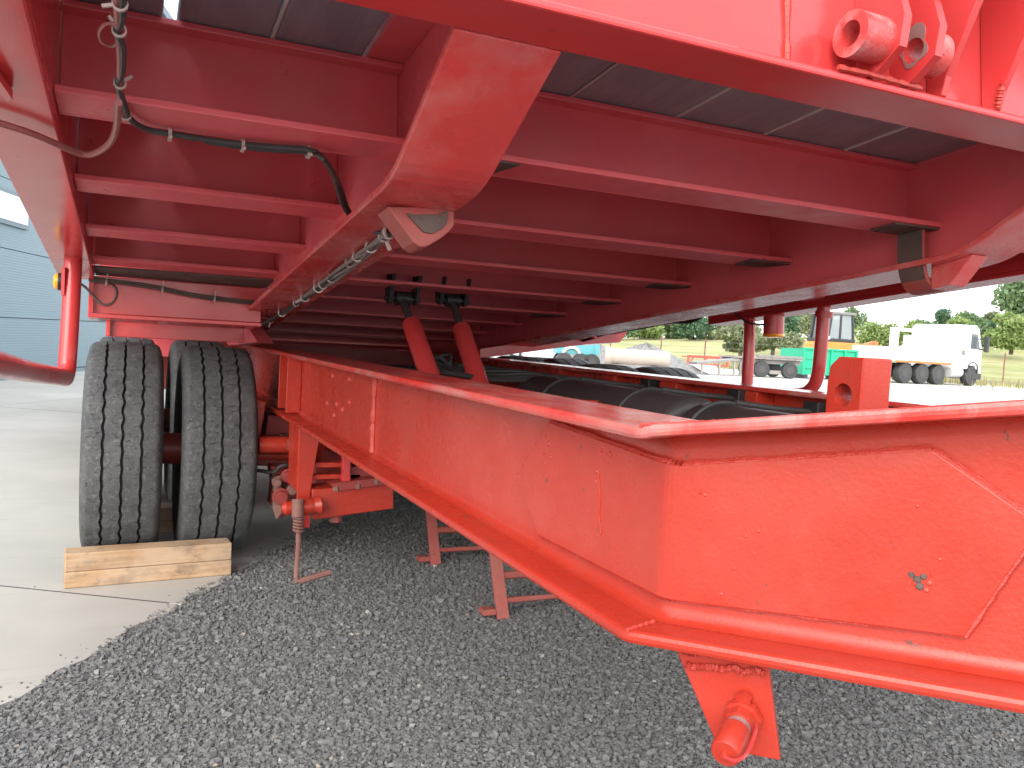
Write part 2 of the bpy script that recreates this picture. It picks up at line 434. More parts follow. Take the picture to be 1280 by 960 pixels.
def grass_mat(name, a, b_, sc=0.12):
    m, nt, b = nodes(name); v = obj_vec(nt); n = noise(nt, v, sc, 8, 0.7)
    n2 = noise(nt, mapped(nt, v, (1, 1, 1)), 2.5, 6, 0.7)
    c = ramp(nt, n.outputs[0], [(0.35, a), (0.62, b_)]).outputs[0]
    c = mix(nt, math_(nt, 'MULTIPLY', n2.outputs[0], 0.5), c, (0.33, 0.27, 0.12))
    nt.links.new(c, b.inputs['Base Color']); b.inputs['Roughness'].default_value = 0.9
    bump(nt, b, n2.outputs[0], 1.0, 0.3); return m
M['field'] = grass_mat('dry_field_grass', (0.20, 0.26, 0.07), (0.42, 0.40, 0.19))
def leaf_mat(name, a, b_):
    m, nt, b = nodes(name); g = N_(nt, 'ShaderNodeNewGeometry')
    c = mix(nt, g.outputs['Random Per Island'], a, b_)
    nt.links.new(c, b.inputs['Base Color']); b.inputs['Roughness'].default_value = 0.6
    b.inputs['Specular IOR Level'].default_value = 0.25
    tr = N_(nt, 'ShaderNodeBsdfTranslucent'); nt.links.new(c, tr.inputs[0])
    ms = N_(nt, 'ShaderNodeMixShader'); ms.inputs[0].default_value = 0.3
    out = nt.nodes['Material Output']
    nt.links.new(b.outputs[0], ms.inputs[1]); nt.links.new(tr.outputs[0], ms.inputs[2]); nt.links.new(ms.outputs[0], out.inputs[0])
    return m
M['leaf_dark'] = leaf_mat('dark_leaves', (0.055, 0.12, 0.07), (0.12, 0.21, 0.115))
M['leaf_mid'] = leaf_mat('mid_leaves', (0.11, 0.18, 0.09), (0.21, 0.30, 0.15))
M['leaf_light'] = leaf_mat('light_leaves', (0.17, 0.25, 0.08), (0.31, 0.39, 0.15))
M['leaf_olive'] = leaf_mat('olive_leaves', (0.15, 0.19, 0.10), (0.27, 0.30, 0.17))
M['tuft'] = leaf_mat('dry_grass_blades', (0.16, 0.17, 0.06), (0.42, 0.37, 0.18))

def cladding_mat():
    m, nt, b = nodes('blue_grey_cladding'); v = obj_vec(nt)
    n = noise(nt, v, 0.7, 5)
    c = mix(nt, n.outputs[0], (0.13, 0.20, 0.24), (0.15, 0.225, 0.265))
    nt.links.new(c, b.inputs['Base Color']); b.inputs['Roughness'].default_value = 0.45
    w = N_(nt, 'ShaderNodeTexWave', wave_type='BANDS', bands_direction='Z'); w.inputs['Scale'].default_value = 9.0
    nt.links.new(v, w.inputs['Vector']); bump(nt, b, w.outputs[0], 0.12, 0.01); return m
M['clad'] = cladding_mat()
M['clad_trim'] = simple('grey_trim', (0.12, 0.17, 0.20), 0.5)
M['pane'] = simple('pale_window_pane', (0.62, 0.70, 0.72), 0.1, var=0.06)

# ------------------------------------------------------------------ setting: ground
def polar_sheet(name, mat, r_list, px0, px1, n, zf, full=False):
    vs, fs = [], []
    angs = np.linspace(0, 2 * math.pi, n + 1) if full else None
    pts = []
    for i in range(n + 1):
        if full: a = angs[i]; pts.append((math.sin(a), math.cos(a), 0))
        else:
            px = px0 + (px1 - px0) * i / n; q = far(px, 1.0); pts.append((q[0], q[1], px))
    for r in r_list:
        for p in pts: vs.append((p[0] * r, p[1] * r, zf(r, p[2])))
    w = n + 1
    for j in range(len(r_list) - 1):
        for i in range(n): fs.append((j * w + i, j * w + i + 1, (j + 1) * w + i + 1, (j + 1) * w + i))
    mb = MB(); mb.v, mb.f = vs, fs
    o = mb.build(name, mat)
    if o.data.polygons[len(o.data.polygons) // 2].normal.z < 0: o.data.flip_normals()
    return struct(o)
polar_sheet('ground', M['yard'], [0.02, 2, 6, 15, 40, 100, 300, 900], 0, 0, 96, lambda r, q: -0.03, full=True)
def field_z(dep, px):
    top = np.interp(px, [500, 700, 850, 1000, 1150, 1280, 1500], [1.2, 2.2, 3.4, 4.6, 6.6, 8.6, 10.5])
    t = min(max((dep - 60) / 95.0, 0), 1); t = t * t * (3 - 2 * t)
    return -0.02 + 0.012 * 0 + top * t
polar_sheet('field', M['field'], [60, 66, 72, 80, 90, 100, 112, 125, 140, 155, 180, 240, 320], 420, 1650, 60, field_z)
polar_sheet('road', M['road'], [49, 53, 57, 62], 600, 1650, 24, lambda r, q: -0.012)

E0 = np.array([-0.242, 2.12]); EV = np.array([0.53, 0.85]); EV /= np.linalg.norm(EV); EN = np.array([-EV[1], EV[0]]); E0 = E0 - EN * 0.022
def st(s, t): return tuple(E0 + EV * s + EN * t)
# concrete yard: slabs with open joints
yard = struct(empty('concrete_yard', (-2, 5, 0)))
s_j = (np.array([-0.12, 2.885]) - E0) @ EV
for k in range(-2, 5):
    for j in range(4):
        s0, s1 = s_j + k * 4.6 + 0.0026, s_j + (k + 1) * 4.6 - 0.0026
        t0, t1 = j * 4.4 + (0.0026 if j else 0), (j + 1) * 4.4 - 0.0026
        if j == 0:                                             # ragged edge against the gravel
            n = 60; edge = [st(s0 + (s1 - s0) * i / n, 0.012 * math.sin(i * 1.7 + k) + random.uniform(-0.012, 0.012)) for i in range(n + 1)]
            poly = edge + [st(s1, t1), st(s0, t1)]
        else: poly = [st(s0, t0), st(s1, t0), st(s1, t1), st(s0, t1)]
        MB().prism(poly, 'z', -0.09, 0.0).build('slab', M['concrete'], yard)

for k in range(-1, 5):                                         # dark sealant in the joints
    s0 = s_j + k * 4.6
    MB().prism([st(s0 - 0.0029, 0.03), st(s0 + 0.0029, 0.03), st(s0 + 0.0029, 17.5), st(s0 - 0.0029, 17.5)], 'z', -0.06, 0.0008).build('joint_sealant', M['dark'], yard)
for j in range(1, 4):
    MB().prism([st(s_j - 9.0, j * 4.4 - 0.0029), st(s_j + 22.8, j * 4.4 - 0.0029), st(s_j + 22.8, j * 4.4 + 0.0029), st(s_j - 9.0, j * 4.4 + 0.0029)], 'z', -0.06, 0.0005).build('joint_sealant', M['dark'], yard)
gb = MB().add([(*st(-4, 0.06), -0.0055), (*st(-4, -9), -0.0055), (*st(9, -9), -0.0055), (*st(9, 0.06), -0.0055)], [(0, 1, 2, 3)]).build('gravel_bed', M['bed'])
struct(gb)
# crushed stones
def stones(name, n, region, size, parent=None):
    iv = np.array([(-1, -1, -1), (1, -1, -1), (1, 1, -1), (-1, 1, -1), (-1, -1, 1), (1, -1, 1), (1, 1, 1), (-1, 1, 1)]) * 0.72
    it = np.array([(0, 2, 1), (0, 3, 2), (4, 5, 6), (4, 6, 7), (0, 1, 5), (0, 5, 4), (1, 2, 6), (1, 6, 5), (2, 3, 7), (2, 7, 6), (3, 0, 4), (3, 4, 7)])
    P = region(n); n = len(P)
    sz = size * np.exp(rng.normal(0, 0.30, n)); sz = np.clip(sz, size * 0.5, size * 2.3)
    V = iv[None] * (1 + rng.uniform(-0.38, 0.28, (n, 8, 1))) + rng.normal(0, 0.16, (n, 8, 3))
    V *= np.stack([rng.uniform(0.8, 1.35, n), rng.uniform(0.65, 1.0, n), rng.uniform(0.6, 0.95, n)], 1)[:, None, :]
    a = rng.uniform(0, 2 * math.pi, n); tl = rng.normal(0, 0.6, n)
    ct, s_t = np.cos(tl), np.sin(tl); y, z = V[..., 1].copy(), V[..., 2].copy()
    V[..., 1] = y * ct[:, None] - z * s_t[:, None]; V[..., 2] = y * s_t[:, None] + z * ct[:, None]
    ca, sa = np.cos(a)[:, None], np.sin(a)[:, None]; x, y = V[..., 0].copy(), V[..., 1].copy()
    V[..., 0] = x * ca - y * sa; V[..., 1] = x * sa + y * ca
    V *= sz[:, None, None] * 0.5
    V += P[:, None, :]
    V[..., 2] += (sz * 0.22)[:, None]
    F = (it[None] + (np.arange(n) * 8)[:, None, None]).reshape(-1)
    me = bpy.data.meshes.new(name); me.vertices.add(n * 8); me.vertices.foreach_set('co', V.reshape(-1).astype(np.float32))
    nt_ = n * 12; me.loops.add(nt_ * 3); me.loops.foreach_set('vertex_index', F.astype(np.int32))
    me.polygons.add(nt_); me.polygons.foreach_set('loop_start', np.arange(0, nt_ * 3, 3, dtype=np.int32)); me.polygons.foreach_set('loop_total', np.full(nt_, 3, np.int32))
    me.update(calc_edges=True); me.validate(); me.shade_flat()
    me.materials.append(M['stone'])
    o = bpy.data.objects.new(name, me); col.objects.link(o); o['kind'] = 'stuff'
    return o
def gravel_region(n):
    x = rng.uniform(-0.75, 2.5, n * 3); y = rng.uniform(0.55, 4.4, n * 3)
    t = (x - E0[0]) * EN[0] + (y - E0[1]) * EN[1]
    r = np.hypot(x, y)
    dens = np.clip(1.15 - 0.22 * (r - 1.6), 0.28, 1)
    edge = 0.035 * np.sin(x * 23) * np.sin(y * 17)
    keep = (t < 0.01 + edge * 0.5) & (rng.uniform(0, 1, len(x)) < dens)
    x, y = x[keep][:n], y[keep][:n]
    return np.stack([x, y, rng.uniform(-0.008, -0.003, len(x))], 1)
g1 = stones('gravel', 175000, gravel_region, 0.0084)
tag(g1, 'dark grey crushed stone gravel spread under the red trailer', 'gravel')
def stray_region(n):
    s = rng.uniform(-1.5, 3.2, n); t = rng.exponential(0.03, n) * 0.6
    far_ = rng.uniform(0, 1, n) < 0.05; t[far_] = rng.uniform(0, 1.2, far_.sum())
    P = E0[None] + EV[None] * s[:, None] + EN[None] * t[:, None]
    return np.concatenate([P, np.full((n, 1), -0.001)], 1)
g2 = stones('loose_gravel', 150, stray_region, 0.0065)
tag(g2, 'loose stones strayed from the gravel onto the pale concrete', 'gravel')

# ------------------------------------------------------------------ warehouse on the left
b0 = np.array([-1.513, 12.465]); bd = np.array([0.828, 2.811]); bd /= np.linalg.norm(bd)
wh = empty('warehouse', (b0[0], b0[1], 0), math.atan2(bd[1], bd[0]))
tag(wh, 'blue grey metal clad warehouse beyond the concrete yard on the left', 'building')
def local(mb, name, mat, parent, **kw):
    o = mb.build(name, mat, None, **kw); o.parent = parent; return o
local(MB().box(-9, 14, 0.10, 12, 0.02, 6.9), 'wall', M['clad_trim'], wh)
zs = [0.06, 0.80, 1.68, 2.56, 3.44, 4.32, 5.2, 6.1, 6.98]
for zi in range(len(zs) - 1):
    for k in range(4):
        x0 = -9 + k * 5.75
        local(MB().box(x0 + 0.004, x0 + 5.746, -0.01, 0.07, zs[zi] + 0.005, zs[zi + 1] - 0.005), 'cladding_panel', M['clad'], wh)
local(MB().box(-9.05, 14.05, -0.06, 0.09, -0.02, 0.055), 'base_trim', M['clad_trim'], wh)
local(MB().box(-9.1, 14.1, -0.1, 12.1, 6.99, 7.15), 'roof', M['clad_trim'], wh)
w = local(MB().box(-1.9, 0.62, -0.05, -0.012, 1.98, 2.42), 'window', M['clad_trim'], wh)
local(MB().box(-1.84, 0.56, -0.058, -0.0505, 2.035, 2.365), 'pane', M['pane'], w)

# ------------------------------------------------------------------ the trailer
tr = empty('tilt_trailer', (1.15, 3.36, 0))
tag(tr, 'big red tilt bed trailer with its deck raised over the chassis', 'trailer')

# --- deck planks
def plank(x0, x1, d0=0.90, d1=9.2):
    return MB(DK).box(x0 + 0.003, x1 - 0.003, d0, d1, 1.522, 1.565).build('plank', M['board'], tr, bevel=0.006)
xs = [0.556, 0.805, 1.064, 1.307, 1.554, 1.80]
for a, b in zip(xs[:-1], xs[1:]): plank(a, b)
for a, b in [(-0.115, 0.035), (0.052, 0.210), (0.210, 0.374), (1.926, 2.09), (2.09, 2.25), (2.25, 2.415)]: plank(a, b)
for xsm in (0.805, 1.064, 1.307, 1.554, 0.210):
    q = []
    for k in range(40):
        q.append(DK((xsm + random.uniform(-0.0012, 0.0012), 0.93 + 0.3 * k * 0.7, 1.5225)))
    MB().tube(q, 0.0036, 5).build('seam_strip', M['seam'], tr)
MB(DK).box(0.377, 0.553, 0.96, 9.2, 1.5215, 1.560).build('top_flange', M['red_deck'], tr, bevel=0.003)
MB(DK).box(1.803, 1.923, 0.96, 9.2, 1.5215, 1.560).build('top_flange', M['red_deck'], tr, bevel=0.003)

# --- main beams of the deck
prof = [(0.957, 1.386), (1.18, 1.2845), (1.205, 1.2735), (1.23, 1.2645), (1.255, 1.258), (1.285, 1.254), (1.32, 1.2515), (1.6, 1.25), (9.2, 1.248)]
for side in (0, 1):
    X = (lambda x: x) if side == 0 else (lambda x: 2.30 - x)
    f0, f1 = sorted((X(0.385), X(0.55))); w0, w1 = sorted((X(0.447), X(0.50)))
    mbm = MB(DK); mbm.prism([(p[0], p[1] + 0.0155) for p in prof] + [(9.2, 1.5205), (0.957, 1.5205)], 'x', w0, w1)
    beam = mbm.build('main_beam', M['red_deck'], tr, bevel=0.002)
    MB(DK).ribbon(prof, 0.015, f0, f1).build('bottom_flange', M['red_flange'], beam, bevel=0.003)

# --- cross members: channels open to the front
def channel(x0, x1, d, name):
    mb = MB(DK)
    mb.box(x0, x1, d + 0.098, d + 0.108, 1.345, 1.5205)
    mb.box(x0, x1, d, d + 0.0978, 1.345, 1.357)
    mb.box(x0, x1, d + 0.066, d + 0.0978, 1.509, 1.5205)
    return mb.build(name, M['red_deck'], tr, bevel=0.002)
ds = [1.33, 1.84, 2.33, 2.80, 3.27, 3.74, 4.21, 4.68, 5.15, 5.62, 6.09, 6.56, 7.1, 7.7, 8.3, 8.9]
for d in ds:
    channel(0.5002, 1.7998, d, 'cross_member')
    channel(-0.118, 0.4468, d, 'outrigger')
    channel(1.8532, 2.418, d, 'outrigger')
# welded pads on the flange ends
for d in ds[:5]:
    MB(DK).prism([(1.655, d + 0.012), (1.797, d + 0.006), (1.797, d + 0.03), (1.745, d + 0.094), (1.66, d + 0.094)], 'z', 1.340, 1.3447).build('flange_pad', M['grimy'], tr)
MB(DK).prism([(0.556, 1.334), (0.66, 1.334), (0.63, 1.424), (0.556, 1.424)], 'z', 1.341, 1.3447).build('flange_pad', M['grimy'], tr)

# --- side rails
for side in (0, 1):
    x0, x1 = (-0.225, -0.1185) if side == 0 else (2.4185, 2.525)
    end = 3.05
    mb = MB(DK)
    mb.box(x0, x1, 0.80, end, 1.315, 1.33)
    xo = (x0, x0 + 0.012) if side == 0 else (x1 - 0.012, x1)
    mb.box(xo[0], xo[1], 0.80, end, 1.3302, 1.60)
    mb.box(x0, x1, 0.80, end, 1.6002, 1.615)
    xi = (x1 - 0.012, x1) if side == 0 else (x0, x0 + 0.012)
    mb.box(xi[0], xi[1], 0.80, end, 1.3302, 1.52)
    mb.build('side_rail', M['red'], tr, bevel=0.003)
# small hook plate below the left rail
hk = MB().hexa([on_h(-6, 92, 1.295), on_h(16, 124, 1.295), on_h(10, 128, 1.295), on_h(-14, 100, 1.295)], [on_h(-6, 80, 1.313), on_h(16, 112, 1.313), on_h(10, 117, 1.313), on_h(-14, 90, 1.313)])
hk.build('rail_hook', M['red'], tr, bevel=0.001)

def bore(ob, p0, p1, r):                                       # drill a real hole through a plate
    cut = MB().tube([p0, p1], r, 28).build('cutter', M['red'])
    bo = ob.modifiers.new('hole', 'BOOLEAN'); bo.object = cut; bo.operation = 'DIFFERENCE'
    bpy.context.view_layer.update()
    dg = bpy.context.evaluated_depsgraph_get(); me = bpy.data.meshes.new_from_object(ob.evaluated_get(dg))
    ob.modifiers.clear(); ob.data = me; bpy.data.objects.remove(cut)
    while len(ob.data.materials) > 1: ob.data.materials.pop()
    return ob
# --- front beam with lugs and gussets
fb = MB(DK)
fb.box(-0.23, 2.53, 0.855, 0.9565, 1.386, 1.400)
fb.box(-0.23, 2.53, 0.885, 0.899, 1.4002, 1.78)
fb.build('front_beam', M['red'], tr, bevel=0.004)
for (xa, xb) in ((1.040, 1.056), (1.116, 1.132)):
    poly = [(0.884, 1.404), (0.845, 1.404), (0.800, 1.43), (0.790, 1.475), (0.80, 1.515), (0.815, 1.545), (0.815, 1.66), (0.884, 1.72)]
    bore(MB(DK).prism(poly, 'x', xa, xb).build('lug_plate', M['red'], tr), DK((xa - 0.05, 0.838, 1.452)), DK((xb + 0.05, 0.838, 1.452)), 0.0195)
MB(DK).ring((0.980, 0.838, 1.452), (1.0398, 0.838, 1.452), 0.035, 0.0197, 28).build('lug_boss', M['lug_metal'], tr, smooth=True)
MB(DK).ring((1.1322, 0.838, 1.452), (1.165, 0.838, 1.452), 0.035, 0.0197, 28).build('lug_boss', M['lug_metal'], tr, smooth=True)
MB(DK).prism([(0.838 + rr_ * math.cos(a_), 1.452 + rr_ * math.sin(a_)) for a_, rr_ in [(2 * math.pi * k / 26, 0.025 + 0.003 * math.sin(k * 0.97) + (0.016 * math.sin((k - 3) / 8 * math.pi) if 3 < k < 11 else 0)) for k in range(26)]], 'x', 1.1148, 1.1158).build('worn_patch', M['zinc'], tr)
bore(bpy.context.scene.objects['worn_patch'], DK((1.10, 0.838, 1.452)), DK((1.13, 0.838, 1.452)), 0.0196)
for x in (1.20, 1.335, 1.60):
    MB(DK).prism([(0.884, 1.4005), (0.856, 1.4005), (0.846, 1.43), (0.55, 1.95), (0.884, 1.95)], 'x', x, x + 0.014).build('gusset', M['red'], tr, bevel=0.002)
def weld(pts, r, parent, n=10):
    pts = [tuple(np.array(a) + (np.array(b) - np.array(a)) * k / n) for a, b in zip(pts[:-1], pts[1:]) for k in range(n)] + [tuple(pts[-1])]; q = []
    for i, p in enumerate(pts): q.append(r * random.uniform(0.7, 1.25))
    return MB().tube(pts, r, 6, q).build('weld_seam', M['weld'], parent, smooth=True)
weld([DK((0.897, 0.883, 1.402)), DK((0.897, 0.883, 1.50)), DK((0.897, 0.883, 1.75))], 0.006, tr)
weld([DK((1.217, 0.882, 1.402)), DK((1.217, 0.882, 1.5)), DK((1.217, 0.882, 1.62))], 0.005, tr)
weld([DK((0.97, 0.852, 1.403)), DK((1.03, 0.850, 1.404)), DK((1.08, 0.851, 1.403)), DK((1.15, 0.853, 1.403))], 0.005, tr)
weld([DK((1.34, 0.858, 1.403)), DK((1.335, 0.85, 1.42)), DK((1.334, 0.843, 1.44))], 0.006, tr)

# --- seat shoes under the main beams
def on_d(px, py, d): return tuple(on(px, py, DD, d))
def dprism(name, pxs, d, t, mat, parent, bevel=0.003):
    pts = [on_d(px, py, d) for px, py in pxs]; n = len(pts)
    mb = MB(); mb.add(pts + [tuple(np.array(p) + DD * t) for p in pts], [tuple(range(n)), tuple(range(2 * n - 1, n - 1, -1))] + [(i, (i + 1) % n, n + (i + 1) % n, n + i) for i in range(n)])
    return mb.build(name, mat, parent, bevel=bevel)
sh_ = dprism('seat_shoe', [(484, 258), (568, 258), (568, 281), (563, 288), (554, 296), (543, 303), (534, 308), (526, 309), (517, 303), (508, 291), (497, 276)], 1.385, 0.07, M['red_worn'], tr)
dprism('shoe_pad', [(508, 266), (516, 268), (550, 268), (560, 263), (559, 278), (552, 286), (540, 292), (530, 290), (521, 281)], 1.380, 0.0046, M['grimy'], sh_, 0.001)
# curved strap on the right beam
path = [(1.760, 1.344), (1.759, 1.30), (1.760, 1.262), (1.765, 1.235), (1.775, 1.213), (1.790, 1.198), (1.812, 1.192), (1.838, 1.193)]
sp = MB(DK).ribbon(path, 0.010, 1.352, 1.428, 'y').build('seat_shoe', M['red_worn'], tr, bevel=0.002)
MB(DK).ribbon([(1.7585, 1.343), (1.7575, 1.30), (1.7585, 1.262), (1.7632, 1.236), (1.770, 1.219)], 0.0013, 1.354, 1.426, 'y').build('shoe_pad', M['grimy'], sp)
MB(DK).prism([(1.351, 1.2512), (1.238, 1.2605), (1.30, 1.198), (1.351, 1.194)], 'x', 1.785, 1.84).build('shoe_gusset', M['red_flange'], tr, bevel=0.002)

# --- stepped plates in front of the left wheels
y_a = 3.20
def plate_y(y, x0, x1, z0, z1, t=0.012): return MB().box(x0, x1, y, y + t, z0, z1)
pa = MB().add([], [])
pa.box(-0.136, 0.43, y_a, y_a + 0.012, 0.876, 1.003)
pa.box(-0.136, -0.120, y_a - 0.02, y_a - 0.0005, 0.876, 1.0)
pa.build('wheel_bulkhead', M['red'], tr, bevel=0.002)
MB().hexa([(-0.136, y_a - 0.03, 0.862), (0.43, y_a - 0.03, 0.862), (0.43, y_a + 0.14, 0.85), (-0.136, y_a + 0.14, 0.85)], [(-0.136, y_a - 0.03, 0.8755), (0.43, y_a - 0.03, 0.8755), (0.43, y_a + 0.14, 0.8625), (-0.136, y_a + 0.14, 0.8625)]).build('bulkhead_flange', M['red'], tr, bevel=0.002)
pb = MB(); pb.box(-0.09, 0.42, 3.60, 3.612, 0.792, 0.895); pb.box(-0.09, -0.075, 3.575, 3.5995, 0.792, 0.895)
pb.build('wheel_bulkhead', M['red'], tr, bevel=0.002)
MB().box(-0.09, 0.42, 5.3, 5.312, 0.66, 0.83).build('wheel_bulkhead', M['red_deck'], tr)
MB(DK).box(-0.1175, 0.4463, 2.915, 3.09, 1.338, 1.3445).build('closing_plate', M['grimy'], tr)
# gusset foot where the left beam meets the wheels
MB().hexa([on_x(278, 418, 0.43), on_x(308, 406, 0.43), on_x(322, 428, 0.43), on_x(285, 432, 0.43)], [tuple(np.array(on_x(278, 418, 0.43)) + (0.06, 0, 0)), tuple(np.array(on_x(308, 406, 0.43)) + (0.06, 0, 0)), tuple(np.array(on_x(322, 428, 0.43)) + (0.06, 0, 0)), tuple(np.array(on_x(285, 432, 0.43)) + (0.06, 0, 0))]).build('beam_foot', M['red_deck'], tr, bevel=0.002)
# right hand wheel guard plate with a slanted end
gp = [on_y(600, 448, 3.95), on_y(735, 430, 3.95), on_y(775, 428, 3.95), on_y(784, 415, 3.95), on_y(640, 430, 3.95), on_y(600, 436, 3.95)]
mb = MB(); nq = len(gp); mb.add(gp + [(p[0], p[1] + 0.25, p[2] - 0.02) for p in gp], [tuple(range(nq)), tuple(range(2 * nq - 1, nq - 1, -1))] + [(i, (i + 1) % nq, nq + (i + 1) % nq, nq + i) for i in range(nq)])
mb.build('wheel_guard', M['red'], tr, bevel=0.002)

# --- side guards: bent tubes with marker lamps
gl = MB().tube(curve([(-0.160, 2.76, 1.03), (-0.161, 2.74, 0.90), (-0.163, 2.715, 0.775), (-0.165, 2.70, 0.712), (-0.167, 2.66, 0.690), (-0.170, 2.60, 0.694), tuple(on_y(40, 465, 2.2)), tuple(on_y(0, 456, 1.75)), tuple(2 * np.array(on_y(0, 456, 1.75)) - np.array(on_y(40, 465, 2.2)))], 5), 0.0240, 16).build('side_guard', M['red'], tr, smooth=True)
MB().tube(curve([(2.455, 2.50, 1.06), (2.455, 2.50, 0.90), (2.455, 2.505, 0.80), (2.455, 2.53, 0.745), (2.455, 2.60, 0.715), (2.455, 2.80, 0.705)], 5), 0.0255, 16).build('side_guard', M['red'], tr, smooth=True)
MB().ring((2.455, 2.495, 1.045), (2.455, 2.497, 1.022), 0.034, 0.0256, 16).build('guard_collar', M['red'], tr, smooth=True)
MB().tube(curve([(2.455, 2.93, 1.03), (2.455, 2.92, 0.9), (2.455, 2.915, 0.72)], 4), 0.0255, 16).build('side_guard', M['red'], tr, smooth=True)
lp = Vector(on_x(108 - 8, 352, -0.168))
lamp = MB().tube([(-0.186, 2.745, 0.958), (-0.196, 2.745, 0.958)], 0.025, 20).build('marker_lamp', M['dark'], tr, smooth=True)
MB().lathe([(0, 0.0235), (0.006, 0.023), (0.011, 0.017), (0.013, 0.0)], (-0.1962, 2.745, 0.958), (-1, 0, 0), 20).build('lens', M['amber'], lamp, smooth=True)
MB().box(-0.1865, -0.178, 2.72, 2.77, 0.92, 1.0).build('lamp_bracket', M['red'], lamp)
rl = MB().tube([(2.475, 2.80, 1.04), (2.48, 2.80, 0.955)], 0.043, 20).build('marker_lamp', M['red'], tr, smooth=True)
MB().lathe([(0, 0.043), (0.010, 0.046), (0.014, 0.042), (0.018, 0.0)], (2.48, 2.80, 0.9548), (0.05, 0, -1), 20).build('lens', M['amber'], rl, smooth=True)

# --- cables under the deck
tie_me = MB().ring((0, 0, -0.0022), (0, 0, 0.0022), 0.0095, 0.0072, 12).add([(0.007, -0.002, -0.002), (0.021, -0.002, -0.002), (0.021, 0.002, -0.002), (0.007, 0.002, -0.002), (0.007, -0.002, 0.002), (0.021, -0.002, 0.002), (0.021, 0.002, 0.002), (0.007, 0.002, 0.002)], [(3, 2, 1, 0), (4, 5, 6, 7), (0, 1, 5, 4), (1, 2, 6, 5), (2, 3, 7, 6), (3, 0, 4, 7)]).mesh('cable_tie', M['tie'])
def tie(p, d, parent, sc=1.0, roll=None):
    o = bpy.data.objects.new('cable_tie', tie_me); col.objects.link(o)
    q = Vector(d).to_track_quat('Z', 'Y')
    o.matrix_basis = Matrix.Translation(p) @ q.to_matrix().to_4x4() @ Matrix.Rotation(roll if roll is not None else random.uniform(0, 6.28), 4, 'Z') @ Matrix.Scale(sc, 4)
    attach(o, parent)
def hpts(L, h): return [on_h(x, y, h) for x, y in L]
P1 = hpts([(143, -40), (146, 0), (148, 40), (150, 70), (150, 104), (151, 135), (158, 148)], 1.335)
c1 = MB().tube(curve(P1, 5), 0.0048, 8).build('cable', M['cable_red'], tr, smooth=True)
P2 = hpts([(150, -40), (153, 0), (152, 22), (147, 40), (153, 60), (152, 90), (148, 105), (155, 130), (164, 150), (185, 162), (212, 167), (256, 174), (303, 180), (345, 184), (384, 187)], 1.335) 
tail = [on_h(402, 196, 1.330), on_h(418, 222, 1.32), on_h(430, 258, 1.30), on_h(448, 280, 1.275), on_h(478, 292, 1.243)]
c2 = MB().tube(curve(P2 + tail, 5), 0.0052, 8).build('cable', M['black_rubber'], tr, smooth=True)
P3 = hpts([(256, 177), (303, 184), (345, 188), (388, 191)], 1.332)
tail3 = [on_h(408, 203, 1.313), on_h(424, 230, 1.318), on_h(436, 263, 1.298), on_h(455, 285, 1.27), on_h(482, 297, 1.242)]
MB().tube(curve(P3 + tail3, 5), 0.0045, 8).build('cable', M['black_rubber'], tr, smooth=True)
MB().tube(curve(hpts([(148, 128), (146, 158), (138, 178), (122, 190), (105, 193), (80, 184), (40, 167), (0, 154), (-40, 140)], 1.300), 5), 0.0055, 8).build('cable', M['cable_red'], tr, smooth=True)
MB().tube(curve(hpts([(146, 30), (132, 30), (124, 40), (127, 52), (140, 58), (149, 52)], 1.332), 5), 0.0022, 6).build('cable', M['cable_red'], tr, smooth=True)
for (x, y) in ((150, 5), (149, 38), (150, 104), (157, 144)): tie(on_h(x, y, 1.334), (0.05, 1, -0.1), c2, 0.95)
for (x, y) in ((212, 168), (303, 182), (385, 190)): tie(on_h(x, y, 1.334), (1, 0.05, 0), c2, 1.25, roll=R_(200))
# loom along the left beam
loom_px = [(486, 290), (470, 304), (440, 326), (412, 350), (385, 369), (360, 386), (336, 402), (310, 419), (288, 430)]
for k in range(5):
    pts = [np.array(on_h(x, y, 1.242)) + np.array([random.uniform(-0.011, 0.011), 0, random.uniform(-0.006, 0.003)]) for x, y in loom_px]
    o = MB().tube(curve([tuple(p) for p in pts], 4), random.uniform(0.004, 0.0065), 7).build('cable', M['loom'] if k < 4 else M['black_rubber'], tr, smooth=True)
for t in (0.05, 0.35, 1.2, 1.75, 2.1, 2.9, 3.3, 3.5, 4.15, 4.6, 5.3, 5.9, 6.6):
    k = int(t); a, b = loom_px[k], loom_px[k + 1]; f = t - k
    p = np.array(on_h(a[0] + (b[0] - a[0]) * f, a[1] + (b[1] - a[1]) * f, 1.242))
    tie(tuple(p), (random.uniform(-0.7, 0.7), 1, random.uniform(-0.3, 0.2)), c2, random.uniform(1.2, 1.7))
# lamp cable at the bulkhead
LC = [(96, 352), (108, 360), (118, 372), (130, 381), (142, 377), (146, 364), (138, 354), (120, 352), (112, 350), (135, 352), (190, 360), (250, 372), (330, 381), (350, 383)]
MB().tube(curve([on_y(x, y, 3.165) for x, y in LC], 5), 0.0045, 7).build('cable', M['grimy'], tr, smooth=True)
MB().tube(curve([on_y(x, y, 3.165) for x, y in [(110, 347), (135, 350), (190, 357), (250, 369), (352, 381)]], 5), 0.005, 7).build('cable', M['grimy'], tr, smooth=True)
for x, y in ((133, 353), (203, 362), (268, 374)): tie(on_y(x, y, 3.163), (1, 0, -0.1), c2, 1.4, roll=R_(95))
